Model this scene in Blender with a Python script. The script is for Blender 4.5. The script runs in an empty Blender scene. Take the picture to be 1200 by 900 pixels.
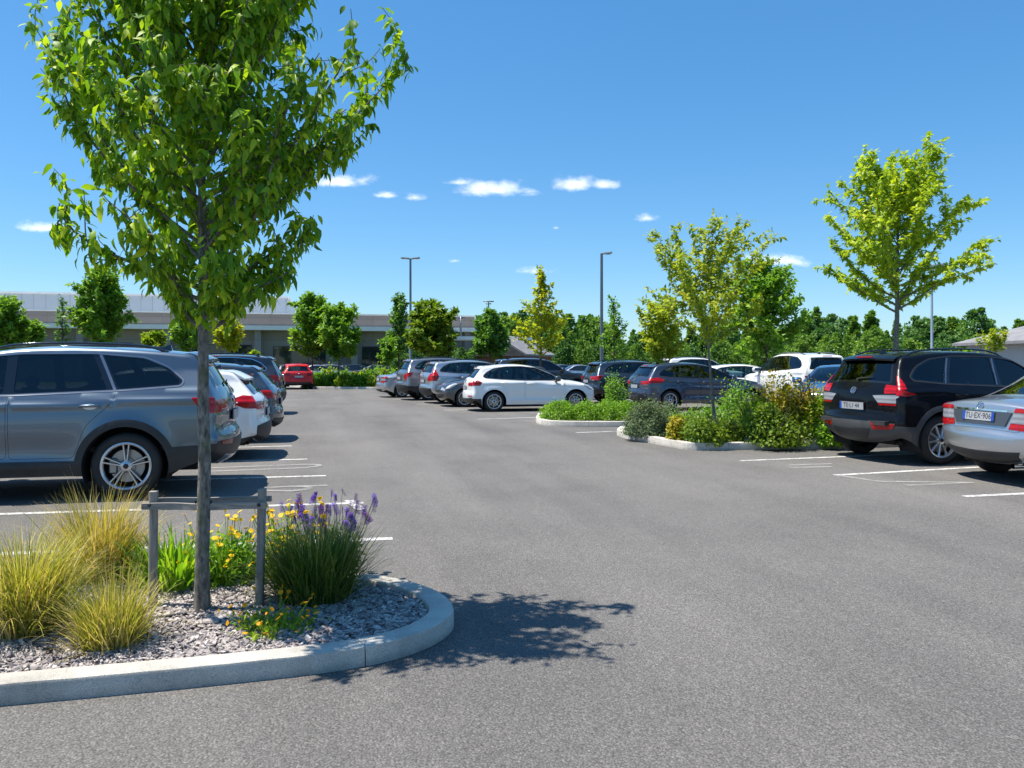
import bpy, math, random
import numpy as np
from mathutils import Vector, Matrix
from mathutils.geometry import delaunay_2d_cdt

PI = math.pi
R = math.radians
random.seed(11)
rng = np.random.default_rng(7)
scene = bpy.context.scene
COL = scene.collection

# ------------------------------------------------------------------ places
# world x runs along the parking bays, world y along the aisle; the camera looks 13 degrees to the right of the aisle
CAM_H, FPX, HORIZ, YAW = 1.45, 933.0, 427.0, R(13)
CY, SY = math.cos(YAW), math.sin(YAW)


def lot(X, Z):
    return (X * CY + Z * SY, -X * SY + Z * CY)


def G(px, py, h=0.0):
    Z = (CAM_H - h) * FPX / (py - HORIZ)
    return lot((px - 600.0) / FPX * Z, Z)


def AT(px, Z):
    return lot((px - 600.0) / FPX * Z, Z)


def hgt(py, Z):
    return CAM_H + (HORIZ - py) / FPX * Z


# ------------------------------------------------------------------ objects
def mk(name, verts, faces, mats, parent=None, normals=None, smooth=True, midx=None):
    me = bpy.data.meshes.new(name)
    me.from_pydata([tuple(map(float, v)) for v in verts], [], [tuple(int(i) for i in f) for f in faces])
    for m in (mats if isinstance(mats, (list, tuple)) else [mats]):
        me.materials.append(m)
    if smooth:
        me.polygons.foreach_set('use_smooth', [True] * len(me.polygons))
    if midx is not None:
        me.polygons.foreach_set('material_index', [int(i) for i in midx])
    me.update()
    if normals is not None:
        me.normals_split_custom_set_from_vertices([tuple(map(float, n)) for n in normals])
    o = bpy.data.objects.new(name, me)
    COL.objects.link(o)
    if parent is not None:
        o.parent = parent
    return o


def mk_np(name, V, F, mats, parent=None, smooth=True, midx=None):
    """fast mesh from numpy arrays; F is n x k (all faces of one size)"""
    me = bpy.data.meshes.new(name)
    n, k = F.shape
    me.vertices.add(len(V))
    me.vertices.foreach_set('co', np.ascontiguousarray(V, dtype=np.float32).ravel())
    me.loops.add(n * k)
    me.loops.foreach_set('vertex_index', np.ascontiguousarray(F, dtype=np.int32).ravel())
    me.polygons.add(n)
    me.polygons.foreach_set('loop_start', np.arange(0, n * k, k, dtype=np.int32))
    me.polygons.foreach_set('loop_total', np.full(n, k, dtype=np.int32))
    for m in (mats if isinstance(mats, (list, tuple)) else [mats]):
        me.materials.append(m)
    me.update(calc_edges=True)
    me.polygons.foreach_set('use_smooth', np.full(n, smooth, dtype=bool))
    if midx is not None:
        me.polygons.foreach_set('material_index', np.asarray(midx, dtype=np.int32))
    me.validate()
    o = bpy.data.objects.new(name, me)
    COL.objects.link(o)
    if parent is not None:
        o.parent = parent
    return o


def tag(o, label=None, cat=None, group=None, kind=None):
    if label: o['label'] = label
    if cat: o['category'] = cat
    if group: o['group'] = group
    if kind: o['kind'] = kind
    return o


def empty(name, loc, rz=0.0, parent=None):
    o = bpy.data.objects.new(name, None)
    o.empty_display_size = 0.2
    COL.objects.link(o)
    o.location = loc
    o.rotation_euler = (0, 0, rz)
    if parent is not None: o.parent = parent
    return o


def copy_tree(o, parent=None):
    c = o.copy()
    COL.objects.link(c)
    if parent is not None: c.parent = parent
    for ch in list(o.children):
        copy_tree(ch, c)
    return c


class MB:
    """collects simple solids into one mesh"""
    def __init__(s):
        s.v, s.f, s.m = [], [], []

    def add(s, vs, fs, m=0):
        b = len(s.v)
        s.v += [tuple(v) for v in vs]
        s.f += [tuple(i + b for i in f) for f in fs]
        s.m += [m] * len(fs)

    def box(s, c, d, m=0, rz=0.0, bev=0.0):
        x, y, z = d[0] / 2, d[1] / 2, d[2] / 2
        if bev <= 0:
            vs = [(-x, -y, -z), (x, -y, -z), (x, y, -z), (-x, y, -z), (-x, -y, z), (x, -y, z), (x, y, z), (-x, y, z)]
            fs = [(0, 3, 2, 1), (4, 5, 6, 7), (0, 1, 5, 4), (1, 2, 6, 5), (2, 3, 7, 6), (3, 0, 4, 7)]
        else:
            b = min(bev, x * .9, y * .9, z * .9)
            vs, fs = [], []
            # 24-vertex bevelled box
            idx = {}
            for sx in (-1, 1):
                for sy in (-1, 1):
                    for sz in (-1, 1):
                        for a in range(3):
                            p = [sx * x, sy * y, sz * z]
                            for q in range(3):
                                if q != a: p[q] -= (sx, sy, sz)[q] * b
                            idx[(sx, sy, sz, a)] = len(vs)
                            vs.append(tuple(p))
            def fq(a, b_, c_, d_, out):
                pts = [vs[i] for i in (a, b_, c_, d_)]
                n = (Vector(pts[1]) - Vector(pts[0])).cross(Vector(pts[2]) - Vector(pts[0]))
                fs.append((a, b_, c_, d_) if n.dot(Vector(out)) > 0 else (d_, c_, b_, a))
            for a in range(3):
                o1, o2 = [q for q in range(3) if q != a]
                for sg in (-1, 1):
                    ks = []
                    for (p, q) in ((-1, -1), (1, -1), (1, 1), (-1, 1)):
                        sgn = [0, 0, 0]; sgn[a] = sg; sgn[o1] = p; sgn[o2] = q
                        ks.append(idx[(sgn[0], sgn[1], sgn[2], a)])
                    out = [0, 0, 0]; out[a] = sg
                    fq(*ks, out)
                # edges along axis a
                for p in (-1, 1):
                    for q in (-1, 1):
                        ks = []
                        for (e, ax) in ((-1, o1), (1, o1), (1, o2), (-1, o2)):
                            sgn = [0, 0, 0]; sgn[a] = e; sgn[o1] = p; sgn[o2] = q
                            ks.append(idx[(sgn[0], sgn[1], sgn[2], ax)])
                        out = [0, 0, 0]; out[o1] = p; out[o2] = q
                        fq(*ks, out)
            for sx in (-1, 1):
                for sy in (-1, 1):
                    for sz in (-1, 1):
                        t = [idx[(sx, sy, sz, a)] for a in range(3)]
                        n = (Vector(vs[t[1]]) - Vector(vs[t[0]])).cross(Vector(vs[t[2]]) - Vector(vs[t[0]]))
                        fs.append(tuple(t) if n.dot(Vector((sx, sy, sz))) > 0 else tuple(t[::-1]))
        if rz:
            ca, sa = math.cos(rz), math.sin(rz)
            vs = [(v[0] * ca - v[1] * sa, v[0] * sa + v[1] * ca, v[2]) for v in vs]
        s.add([(v[0] + c[0], v[1] + c[1], v[2] + c[2]) for v in vs], fs, m)

    def tube(s, pts, rad, n=6, m=0, caps=True):
        V, F = tube_np(pts, rad, n)
        b = len(s.v)
        s.v += [tuple(v) for v in V]
        for f in F: s.f.append(tuple(int(i) + b for i in f)); s.m.append(m)
        if caps:
            k = len(pts)
            s.f.append(tuple(b + i for i in range(n))[::-1]); s.m.append(m)
            s.f.append(tuple(b + (k - 1) * n + i for i in range(n))); s.m.append(m)

    def lathe(s, prof, n=32, m=0, axis='z', c=(0, 0, 0)):
        b = len(s.v)
        for (r, h) in prof:
            for i in range(n):
                a = 2 * PI * i / n
                p = (r * math.cos(a), r * math.sin(a), h)
                if axis == 'y': p = (p[0], h, p[1])
                if axis == 'x': p = (h, p[0], p[1])
                s.v.append((p[0] + c[0], p[1] + c[1], p[2] + c[2]))
        for j in range(len(prof) - 1):
            for i in range(n):
                q = (b + j * n + i, b + j * n + (i + 1) % n, b + (j + 1) * n + (i + 1) % n, b + (j + 1) * n + i)
                s.f.append(q if axis != 'y' else q[::-1]); s.m.append(m)

    def build(s, name, mats, parent=None, smooth=False):
        o = mk(name, s.v, s.f, mats, parent, smooth=smooth, midx=s.m)
        return o


def smooth_by_angle(o, deg=40):
    me = o.data
    me.polygons.foreach_set('use_smooth', [True] * len(me.polygons))
    me.update()
    try:
        me.set_sharp_from_angle(angle=R(deg))
    except Exception:
        pass
    return o


def tube_np(pts, rad, n=6):
    P = np.asarray(pts, float)
    k = len(P)
    rad = np.broadcast_to(np.asarray(rad, float), (k,))
    T = np.gradient(P, axis=0)
    T /= np.linalg.norm(T, axis=1, keepdims=True) + 1e-9
    ref = np.array([0.0, 0, 1]) if abs(T[0][2]) < .9 else np.array([1.0, 0, 0])
    V = []
    a = np.arange(n) * 2 * PI / n
    for i in range(k):
        u = np.cross(T[i], ref); u /= np.linalg.norm(u) + 1e-9
        w = np.cross(T[i], u)
        ref = -np.cross(T[i], u) if False else ref
        V.append(P[i] + rad[i] * (np.cos(a)[:, None] * u + np.sin(a)[:, None] * w))
    V = np.concatenate(V)
    F = []
    for j in range(k - 1):
        for i in range(n):
            F.append((j * n + i, j * n + (i + 1) % n, (j + 1) * n + (i + 1) % n, (j + 1) * n + i))
    return V, np.array(F)


# ------------------------------------------------------------------ materials
def new_mat(name):
    m = bpy.data.materials.new(name)
    m.use_nodes = True
    nt = m.node_tree
    b = nt.nodes['Principled BSDF']
    return m, nt, b


def nd(nt, typ, **kw):
    n = nt.nodes.new(typ)
    for k, v in kw.items():
        setattr(n, k, v)
    return n


def lk(nt, a, b):
    nt.links.new(a, b)


def texco(nt, kind='Object', scale=None):
    t = nd(nt, 'ShaderNodeTexCoord')
    return t.outputs[kind]


def noise(nt, vec, scale, detail=4, rough=.55, dist=0.0):
    n = nd(nt, 'ShaderNodeTexNoise')
    n.inputs['Scale'].default_value = scale
    n.inputs['Detail'].default_value = detail
    n.inputs['Roughness'].default_value = rough
    n.inputs['Distortion'].default_value = dist
    if vec is not None: lk(nt, vec, n.inputs['Vector'])
    return n


def ramp(nt, fac, stops, interp='LINEAR'):
    r = nd(nt, 'ShaderNodeValToRGB')
    cr = r.color_ramp
    cr.interpolation = interp
    while len(cr.elements) < len(stops): cr.elements.new(0.5)
    for e, (p, c) in zip(cr.elements, stops):
        e.position = p
        e.color = (*c, 1) if len(c) == 3 else c
    lk(nt, fac, r.inputs['Fac'])
    return r


def mixc(nt, fac, a, b, typ='MIX'):
    m = nd(nt, 'ShaderNodeMix', data_type='RGBA', blend_type=typ)
    for sock, val in ((m.inputs[0], fac), (m.inputs[6], a), (m.inputs[7], b)):
        if hasattr(val, 'is_linked'): lk(nt, val, sock)
        elif isinstance(val, (tuple, list)): sock.default_value = (*val[:3], 1)
        else: sock.default_value = val
    return m.outputs[2]


def math_(nt, op, a, b=None, c=None, clamp=False):
    m = nd(nt, 'ShaderNodeMath', operation=op)
    m.use_clamp = clamp
    for i, v in enumerate((a, b, c)):
        if v is None: continue
        if hasattr(v, 'is_linked'): lk(nt, v, m.inputs[i])
        else: m.inputs[i].default_value = v
    return m.outputs[0]


def bump(nt, h, strength, dist=.01, b=None):
    n = nd(nt, 'ShaderNodeBump')
    n.inputs['Strength'].default_value = strength
    n.inputs['Distance'].default_value = dist
    lk(nt, h, n.inputs['Height'])
    if b is not None: lk(nt, n.outputs['Normal'], b.inputs['Normal'])
    return n


def plain(name, col, rough=.5, metal=0.0, coat=0.0, var=0.0, vscale=8.0, bmp=0.0, bscale=60.0, spec=.5):
    m, nt, b = new_mat(name)
    b.inputs['Base Color'].default_value = (*col, 1)
    b.inputs['Roughness'].default_value = rough
    b.inputs['Metallic'].default_value = metal
    b.inputs['Coat Weight'].default_value = coat
    b.inputs['Coat Roughness'].default_value = .03
    b.inputs['Specular IOR Level'].default_value = spec
    tc = None
    if var > 0:
        tc = texco(nt)
        n = noise(nt, tc, vscale, 5)
        c = ramp(nt, n.outputs['Fac'], [(.3, tuple(x * (1 - var) for x in col)), (.7, tuple(min(1, x * (1 + var)) for x in col))])
        lk(nt, c.outputs['Color'], b.inputs['Base Color'])
    if bmp > 0:
        tc = tc or texco(nt)
        n2 = noise(nt, tc, bscale, 4)
        bump(nt, n2.outputs['Fac'], bmp, .01, b)
    return m


def paint(name, col, metal=.55, rough=.38, dust=.07, coat=1.0, spec=.5):
    """car paint: metallic flake base, clear coat, thin film of road dust"""
    m, nt, b = new_mat(name)
    tc = texco(nt)
    n = noise(nt, tc, 2.3, 6, .6)
    sp = noise(nt, tc, 900, 1)
    sep = nd(nt, 'ShaderNodeSeparateXYZ'); lk(nt, tc, sep.inputs[0])
    low = nd(nt, 'ShaderNodeMapRange'); lk(nt, sep.outputs['Z'], low.inputs['Value'])
    low.inputs['From Min'].default_value = .9; low.inputs['From Max'].default_value = .2
    f = math_(nt, 'MULTIPLY', n.outputs['Fac'], math_(nt, 'ADD', .35, low.outputs['Result']))
    f = math_(nt, 'MULTIPLY', f, dust * 2)
    fl = mixc(nt, .06 if metal > .2 else 0.0, col, sp.outputs['Color'], 'OVERLAY')
    c = mixc(nt, f, fl, (.28, .26, .23))
    lk(nt, c, b.inputs['Base Color'])
    b.inputs['Metallic'].default_value = metal
    b.inputs['Roughness'].default_value = rough
    b.inputs['Coat Weight'].default_value = coat
    b.inputs['Specular IOR Level'].default_value = spec
    b.inputs['Coat Roughness'].default_value = .025
    rr = math_(nt, 'MULTIPLY_ADD', f, .6, .02)
    lk(nt, rr, b.inputs['Coat Roughness'])
    return m


def glass(name, tint, gloss=1.0):
    """tinted car glass: straight transmission under a fresnel reflection"""
    m, nt, b = new_mat(name)
    nt.nodes.remove(b)
    out = nt.nodes['Material Output']
    tr = nd(nt, 'ShaderNodeBsdfTransparent'); tr.inputs['Color'].default_value = (*tint, 1)
    gl = nd(nt, 'ShaderNodeBsdfGlossy'); gl.inputs['Roughness'].default_value = .015
    gl.inputs['Color'].default_value = (.95, .97, 1, 1)
    fr = nd(nt, 'ShaderNodeFresnel'); fr.inputs['IOR'].default_value = 1.62
    mx = nd(nt, 'ShaderNodeMixShader')
    lk(nt, math_(nt, 'MULTIPLY', fr.outputs[0], gloss, clamp=True), mx.inputs['Fac'])
    lk(nt, tr.outputs[0], mx.inputs[1]); lk(nt, gl.outputs[0], mx.inputs[2])
    lk(nt, mx.outputs[0], out.inputs['Surface'])
    return m


def leaf_mat(name, stops, trans=.35,  gloss=.45, spec=.4, patch=0.0, bright=1.0):
    """leaf with a colour of its own per leaf; light passes through the blade"""
    m, nt, b = new_mat(name)
    out = nt.nodes['Material Output']
    g = nd(nt, 'ShaderNodeNewGeometry')
    fac = g.outputs['Random Per Island']
    if patch > 0:
        n = noise(nt, texco(nt), patch, 2)
        fac = math_(nt, 'ADD', math_(nt, 'MULTIPLY', fac, .55), math_(nt, 'MULTIPLY', math_(nt, 'SUBTRACT', n.outputs['Fac'], .27), 1.0), clamp=True)
    c = ramp(nt, fac, [(p_, tuple(min(.85, x * bright) for x in cc)) for p_, cc in stops])
    col = c.outputs['Color']
    lk(nt, col, b.inputs['Base Color'])
    b.inputs['Roughness'].default_value = gloss
    b.inputs['Specular IOR Level'].default_value = spec
    t = nd(nt, 'ShaderNodeBsdfTranslucent')
    tcol = mixc(nt, 1.0, col, (1.5, 1.55, .55), 'MULTIPLY')
    lk(nt, tcol, t.inputs['Color'])
    mx = nd(nt, 'ShaderNodeMixShader'); mx.inputs['Fac'].default_value = trans
    lk(nt, b.outputs[0], mx.inputs[1]); lk(nt, t.outputs[0], mx.inputs[2])
    lk(nt, mx.outputs[0], out.inputs['Surface'])
    return m


M = {}
M['glass_dark'] = glass('dark_tinted_glass', (.16, .19, .20))
M['glass_clear'] = glass('tinted_glass', (.42, .56, .55))
M['glass_far'] = plain('far_dark_glass', (.012, .018, .022), .03, 0, .6)
M['black_plastic'] = plain('black_plastic', (.022, .022, .024), .55, 0, 0, .25, 6, .1, 400)
M['grey_plastic'] = plain('grey_plastic', (.06, .06, .063), .5, 0, 0, .2, 6)
M['gloss_black'] = plain('gloss_black', (.008, .008, .009), .06, 0, .8)
M['under'] = plain('underbody_black', (.008, .008, .008), .9)
M['interior'] = plain('cabin_fabric', (.028, .028, .030), .85, 0, 0, .3, 5)
M['interior_grey'] = plain('cabin_grey', (.075, .075, .078), .8)
M['rubber'] = plain('tyre_rubber', (.017, .017, .018), .72, 0, 0, .35, 9, .15, 90)
M['alloy'] = plain('alloy_silver', (.55, .56, .58), .28, .9, .3, .08, 5)
M['alloy_dark'] = plain('alloy_grey', (.30, .31, .33), .3, .9, .3, .08, 5)
M['alloy_back'] = plain('alloy_barrel', (.03, .03, .032), .5, .6)
M['disc'] = plain('brake_steel', (.32, .31, .30), .4, .9)
M['chrome'] = plain('chrome', (.75, .76, .78), .08, 1.0)
M['plate'] = plain('plate_white', (.36, .37, .38), .4, 0, 0, .05)
M['plate_blue'] = plain('plate_blue', (.01, .07, .42), .4)
M['plate_ink'] = plain('plate_ink', (.06, .06, .07), .5)
M['silver_dark'] = plain('silver_recess', (.16, .165, .175), .4, .8)
M['mirror'] = plain('mirror_glass', (.8, .82, .85), .02, 1.0)


def lens(name, col, clear=.0):
    m, nt, b = new_mat(name)
    tc = texco(nt)
    w = nd(nt, 'ShaderNodeTexWave'); w.bands_direction = 'Z'
    w.inputs['Scale'].default_value = 5; w.inputs['Distortion'].default_value = .6
    lk(nt, tc, w.inputs['Vector'])
    n = noise(nt, tc, 9, 2)
    k = math_(nt, 'MULTIPLY', w.outputs['Fac'], n.outputs['Fac'])
    c = ramp(nt, k, [(.0, tuple(x * .62 for x in col)), (.45, col)])
    lk(nt, c.outputs['Color'], b.inputs['Base Color'])
    b.inputs['Roughness'].default_value = .25
    b.inputs['Coat Weight'].default_value = .6
    b.inputs['Coat Roughness'].default_value = .02
    b.inputs['Specular IOR Level'].default_value = .2
    return m


M['red_lens'] = lens('red_lamp_lens', (.46, .004, .007))
M['red_dark'] = lens('dark_red_lens', (.22, .006, .012))
M['clear_lens'] = lens('clear_lamp_lens', (.30, .31, .34))
M['head_lens'] = lens('headlamp_lens', (.42, .45, .48))
# ================================================================== cars
def inside(P, poly):
    x, y = P[:, 0], P[:, 1]
    A = np.asarray(poly); B = np.roll(A, -1, axis=0)
    c = np.zeros(len(P), bool)
    for (x1, y1), (x2, y2) in zip(A, B):
        if y1 == y2: continue
        k = ((y1 > y) != (y2 > y)) & (x < (x2 - x1) * (y - y1) / (y2 - y1) + x1)
        c ^= k
    return c


def seg_dist(P, poly, closed=True):
    A = np.asarray(poly, float)
    B = np.roll(A, -1, axis=0)
    if not closed: A, B = A[:-1], B[:-1]
    d = B - A
    L2 = (d ** 2).sum(1) + 1e-12
    out = np.full(len(P), 1e9); wi = np.zeros(len(P), int); wt = np.zeros(len(P))
    for i0 in range(0, len(P), 4000):
        p = P[i0:i0 + 4000]
        t = np.clip(((p[:, None, :] - A[None]) * d[None]).sum(2) / L2, 0, 1)
        q = A[None] + t[..., None] * d[None]
        D = np.sqrt(((p[:, None, :] - q) ** 2).sum(2))
        j = D.argmin(1)
        out[i0:i0 + 4000] = D[np.arange(len(p)), j]
        wi[i0:i0 + 4000] = j
        wt[i0:i0 + 4000] = t[np.arange(len(p)), j]
    return out, wi, wt


def densify(poly, h, closed=True):
    out = []
    n = len(poly)
    for i in range(n if closed else n - 1):
        a = np.array(poly[i], float); b = np.array(poly[(i + 1) % n], float)
        k = max(1, int(math.ceil(np.linalg.norm(b - a) / h)))
        for j in range(k): out.append(tuple(a + (b - a) * j / k))
    if not closed: out.append(tuple(poly[-1]))
    return out


def rounded(poly, r=.04, k=3):
    """polygon with rounded corners"""
    out = []
    n = len(poly)
    for i in range(n):
        p0, p, p1 = (np.array(poly[(i + q) % n], float) for q in (-1, 0, 1))
        a = p0 - p; b = p1 - p
        la, lb = np.linalg.norm(a), np.linalg.norm(b)
        rr = min(r, la * .45, lb * .45)
        s = p + a / la * rr; e = p + b / lb * rr
        for j in range(k + 1):
            t = j / k
            out.append(tuple((1 - t) ** 2 * s + 2 * t * (1 - t) * p + t * t * e))
    return out


def offset_poly(poly, d):
    """offset outward by d (any orientation)"""
    P = np.array(poly, float)
    area = 0.5 * np.sum(P[:, 0] * np.roll(P[:, 1], -1) - np.roll(P[:, 0], -1) * P[:, 1])
    sg = 1 if area > 0 else -1
    nx = np.roll(P, -1, 0) - np.roll(P, 1, 0)
    n = np.stack([nx[:, 1], -nx[:, 0]], 1) * sg
    n /= np.linalg.norm(n, axis=1, keepdims=True) + 1e-9
    return [tuple(p) for p in P + n * d]


def region(ins, outs, h, extra=None, grid=None):
    """triangulate the common inside of the polygons INS minus the polygons OUTS"""
    ins = [densify(p, h) for p in ins]; outs = [densify(p, h) for p in outs]
    V, E = [], []
    for poly in ins + outs:
        b = len(V); n = len(poly)
        V += poly
        E += [(b + i, b + (i + 1) % n) for i in range(n)]
    A = np.array(ins[0]); lo, hi = A.min(0), A.max(0)
    xs = np.arange(lo[0], hi[0] + h, h); ys = np.arange(lo[1], hi[1] + h, h * .87)
    gx, gy = np.meshgrid(xs, ys)
    gx = gx + (np.arange(len(ys)) % 2)[:, None] * h / 2
    P = np.stack([gx.ravel(), gy.ravel()], 1)
    if grid is not None: P = grid
    ex_n = 0
    if extra is not None and len(extra):
        ex = np.array(extra)
        dd, _, _ = seg_dist(P, extra, False) if False else (None, None, None)
        P = np.concatenate([ex, P]); ex_n = len(ex)
    k = np.ones(len(P), bool)
    for p in ins: k &= inside(P, p)
    for p in outs: k &= ~inside(P, p)
    dist = np.full(len(P), 1e9)
    for p in ins + outs:
        d, _, _ = seg_dist(P, p); dist = np.minimum(dist, d)
    thr = np.where(np.arange(len(P)) < ex_n, .002, .42 * h)
    k &= dist > thr
    V2 = V + [tuple(p) for p in P[k]]
    res = delaunay_2d_cdt([Vector(v) for v in V2], E, [], 0, 1e-6)
    vs = np.array([(v.x, v.y) for v in res[0]])
    fs = np.array([f for f in res[2] if len(f) == 3])
    if len(fs) == 0: return vs, fs
    c = vs[fs].mean(1)
    k = np.ones(len(c), bool)
    for p in ins: k &= inside(c, p)
    for p in outs: k &= ~inside(c, p)
    fs = fs[k]
    a = vs[fs]
    ar = (a[:, 1, 0] - a[:, 0, 0]) * (a[:, 2, 1] - a[:, 0, 1]) - (a[:, 2, 0] - a[:, 0, 0]) * (a[:, 1, 1] - a[:, 0, 1])
    fs = fs[np.abs(ar) > 1e-9]; ar = ar[np.abs(ar) > 1e-9]
    fs[ar < 0] = fs[ar < 0][:, ::-1]
    used, inv = np.unique(fs, return_inverse=True)
    return vs[used], inv.reshape(fs.shape)


def boundary_edges(fs):
    e = {}
    for f in fs:
        for i in range(3):
            a, b = int(f[i]), int(f[(i + 1) % 3])
            if (b, a) in e: del e[(b, a)]
            else: e[(a, b)] = 1
    return list(e)


class Shape:
    """the body surface of one car: a side map (x,z) -> y and a strip map (s,q) over nose, roof and tail"""
    C = .75

    def __init__(s, sp):
        s.sp = sp
        K = sp['prof']
        P = np.array([(k[0], k[1], k[2]) for k in K], float)
        tags = {k[3]: i for i, k in enumerate(K) if len(k) > 3}
        pts, kn = [], []
        Q = np.vstack([2 * P[0] - P[1], P, 2 * P[-1] - P[-2]])
        for i in range(1, len(Q) - 2):
            p0, p1, p2, p3 = Q[i - 1], Q[i], Q[i + 1], Q[i + 2]
            d = lambda a, b: max(1e-4, np.linalg.norm((b - a)[:2]) ** .5)
            t0 = 0; t1 = t0 + d(p0, p1); t2 = t1 + d(p1, p2); t3 = t2 + d(p2, p3)
            n = max(4, int(np.linalg.norm((p2 - p1)[:2]) / .045))
            kn.append(len(pts))
            for j in range(n):
                t = t1 + (t2 - t1) * j / n
                A1 = (t1 - t) / (t1 - t0) * p0 + (t - t0) / (t1 - t0) * p1
                A2 = (t2 - t) / (t2 - t1) * p1 + (t - t1) / (t2 - t1) * p2
                A3 = (t3 - t) / (t3 - t2) * p2 + (t - t2) / (t3 - t2) * p3
                B1 = (t2 - t) / (t2 - t0) * A1 + (t - t0) / (t2 - t0) * A2
                B2 = (t3 - t) / (t3 - t1) * A2 + (t - t1) / (t3 - t1) * A3
                pts.append((t2 - t) / (t2 - t1) * B1 + (t - t1) / (t2 - t1) * B2)
        kn.append(len(pts)); pts.append(P[-1])
        pts = np.array(pts)
        s.bow = pts[:, 2]
        s.P = pts[:, :2]
        T = np.gradient(s.P, axis=0)
        T /= np.linalg.norm(T, axis=1, keepdims=True)
        s.N = np.stack([T[:, 1], -T[:, 0]], 1)
        for _ in range(2):
            s.N[1:-1] = (s.N[:-2] + 2 * s.N[1:-1] + s.N[2:]) / 4
        s.N /= np.linalg.norm(s.N, axis=1, keepdims=True)
        s.I = s.P - s.bow[:, None] * s.N
        s.S = np.concatenate([[0], np.cumsum(np.linalg.norm(np.diff(s.P, axis=0), axis=1))])
        s.tag = {k: s.S[kn[i]] for k, i in tags.items()}
        s.R = np.clip(s.bow * 1.1, .045, .15)
        # loop-free inset outline
        d, _, _ = seg_dist(s.I, s.P, False)
        k = d > s.bow * .93
        s.outline = s.I[k]; s.oN = s.N[k]; s.oR = s.R[k]
        w0 = s.W0(s.I[:, 0], s.I[:, 1])
        s.ph = np.arctan(2.3 * s.bow / np.maximum(w0 - s.R, .2))
        s.We = w0 - s.R * (1 - np.sin(s.ph))
        s.oc = np.cos(s.ph)[k]
        for _ in range(3):
            s.We[1:-1] = (s.We[:-2] + 2 * s.We[1:-1] + s.We[2:]) / 4
        s.side_poly = s._side_poly()

    def belt(s, x):
        (x0, z0), (x1, z1) = s.sp['belt']
        return z0 + (z1 - z0) * (x - x0) / (x1 - x0)

    def W0(s, x, z):
        sp = s.sp
        w = sp['W'] / 2
        L2 = sp['L'] / 2
        x = np.asarray(x, float); z = np.asarray(z, float)
        f = np.clip((x - (L2 - 1.35)) / 1.35, 0, 1); r = np.clip((-x - (L2 - 1.3)) / 1.3, 0, 1)
        plan = 1 - sp.get('kf', .16) * f ** 2.2 - sp.get('kr', .10) * r ** 2.4
        zb = s.belt(x)
        zm = zb * .62
        lowr = np.clip((zm - z) / zm, 0, 1)
        y = w * plan - .085 * lowr ** 2
        up = np.clip((z - zm) / np.maximum(zb - zm, .01), 0, 1)
        y = y - .060 * up ** 3
        # shoulder line, door hollow, wheel bulges
        y = y + .020 * np.exp(-((z - (zb - .11)) / .035) ** 2) * (1 - f)
        mid = np.exp(-((x - .05) / 1.0) ** 4)
        y = y - .022 * np.exp(-((z - zb * .50) / .12) ** 2) * mid
        y = y + .022 * np.exp(-((z - zb * .34) / .05) ** 2) * mid
        for xa in (sp['xf'], sp['xr']):
            dd = np.hypot(x - xa, z - sp['r'])
            y = y + .022 * np.exp(-((dd - sp['ra']) / .10) ** 2) * np.clip((z - .1) / .2, 0, 1)
        h = z - zb
        k = .025
        sp_ = k * np.logaddexp(0, h / k)
        y = y - sp.get('tum', .34) * sp_ - .012 / (1 + np.exp(-(h - .005) / .008))
        tp = np.clip((-x - .4) / (L2 - .4), 0, 1)
        y = y - sp.get('gt', .09) * tp ** 2 * np.clip(h / .2, 0, 1)
        tf = np.clip((x - .2) / (L2 - .2), 0, 1)
        y = y - .05 * tf ** 2 * np.clip(h / .15, 0, 1)
        return y

    def side(s, P):
        """y and unit normals (for the +y side) at points (x, z)"""
        P = np.asarray(P, float)
        d, i, t = seg_dist(P, s.outline, False)
        j = np.minimum(i + 1, len(s.outline) - 1)
        R_ = s.oR[i] * (1 - t) + s.oR[j] * t
        n = s.oN[i] * (1 - t)[:, None] + s.oN[j] * t[:, None]
        c0 = s.oc[i] * (1 - t) + s.oc[j] * t
        u = np.clip(c0 - d / R_, 0, 1)
        root = np.sqrt(np.maximum(1 - u * u, .0))
        e = .004
        y0 = s.W0(P[:, 0], P[:, 1])
        gx = (s.W0(P[:, 0] + e, P[:, 1]) - s.W0(P[:, 0] - e, P[:, 1])) / (2 * e)
        gz = (s.W0(P[:, 0], P[:, 1] + e) - s.W0(P[:, 0], P[:, 1] - e)) / (2 * e)
        y = y0 - R_ * (1 - root)
        sl = u / np.maximum(root, .05)
        N = np.stack([-gx + sl * n[:, 0], np.ones(len(P)), -gz + sl * n[:, 1]], 1)
        N /= np.linalg.norm(N, axis=1, keepdims=True)
        return y, N

    def _side_poly(s):
        sp = s.sp
        zs, r, ra = sp['zs'], sp['r'], sp['ra']
        pts = [tuple(p) for p in s.outline]
        arc = lambda xa: [(xa + ra * math.cos(a), r + ra * math.sin(a)) for a in
                          np.linspace(PI - math.asin((zs - r) / ra) if zs > r else PI + math.asin((r - zs) / ra), math.asin((zs - r) / ra) if zs > r else -math.asin((r - zs) / ra), 26)]
        pts += arc(sp['xr']) + arc(sp['xf'])
        return pts

    def strip(s, SQ):
        SQ = np.asarray(SQ, float)
        def pos(a):
            t = np.clip(a[:, 1] / s.C, -1, 1)
            I = np.stack([np.interp(a[:, 0], s.S, s.I[:, k]) for k in (0, 1)], 1)
            N = np.stack([np.interp(a[:, 0], s.S, s.N[:, k]) for k in (0, 1)], 1)
            b = np.interp(a[:, 0], s.S, s.bow); We = np.interp(a[:, 0], s.S, s.We)
            o = b * (1 - np.abs(t) ** 2.3)
            return np.stack([I[:, 0] + o * N[:, 0], t * We, I[:, 1] + o * N[:, 1]], 1), N, t
        p, n2, t = pos(SQ)
        e = .006
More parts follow.
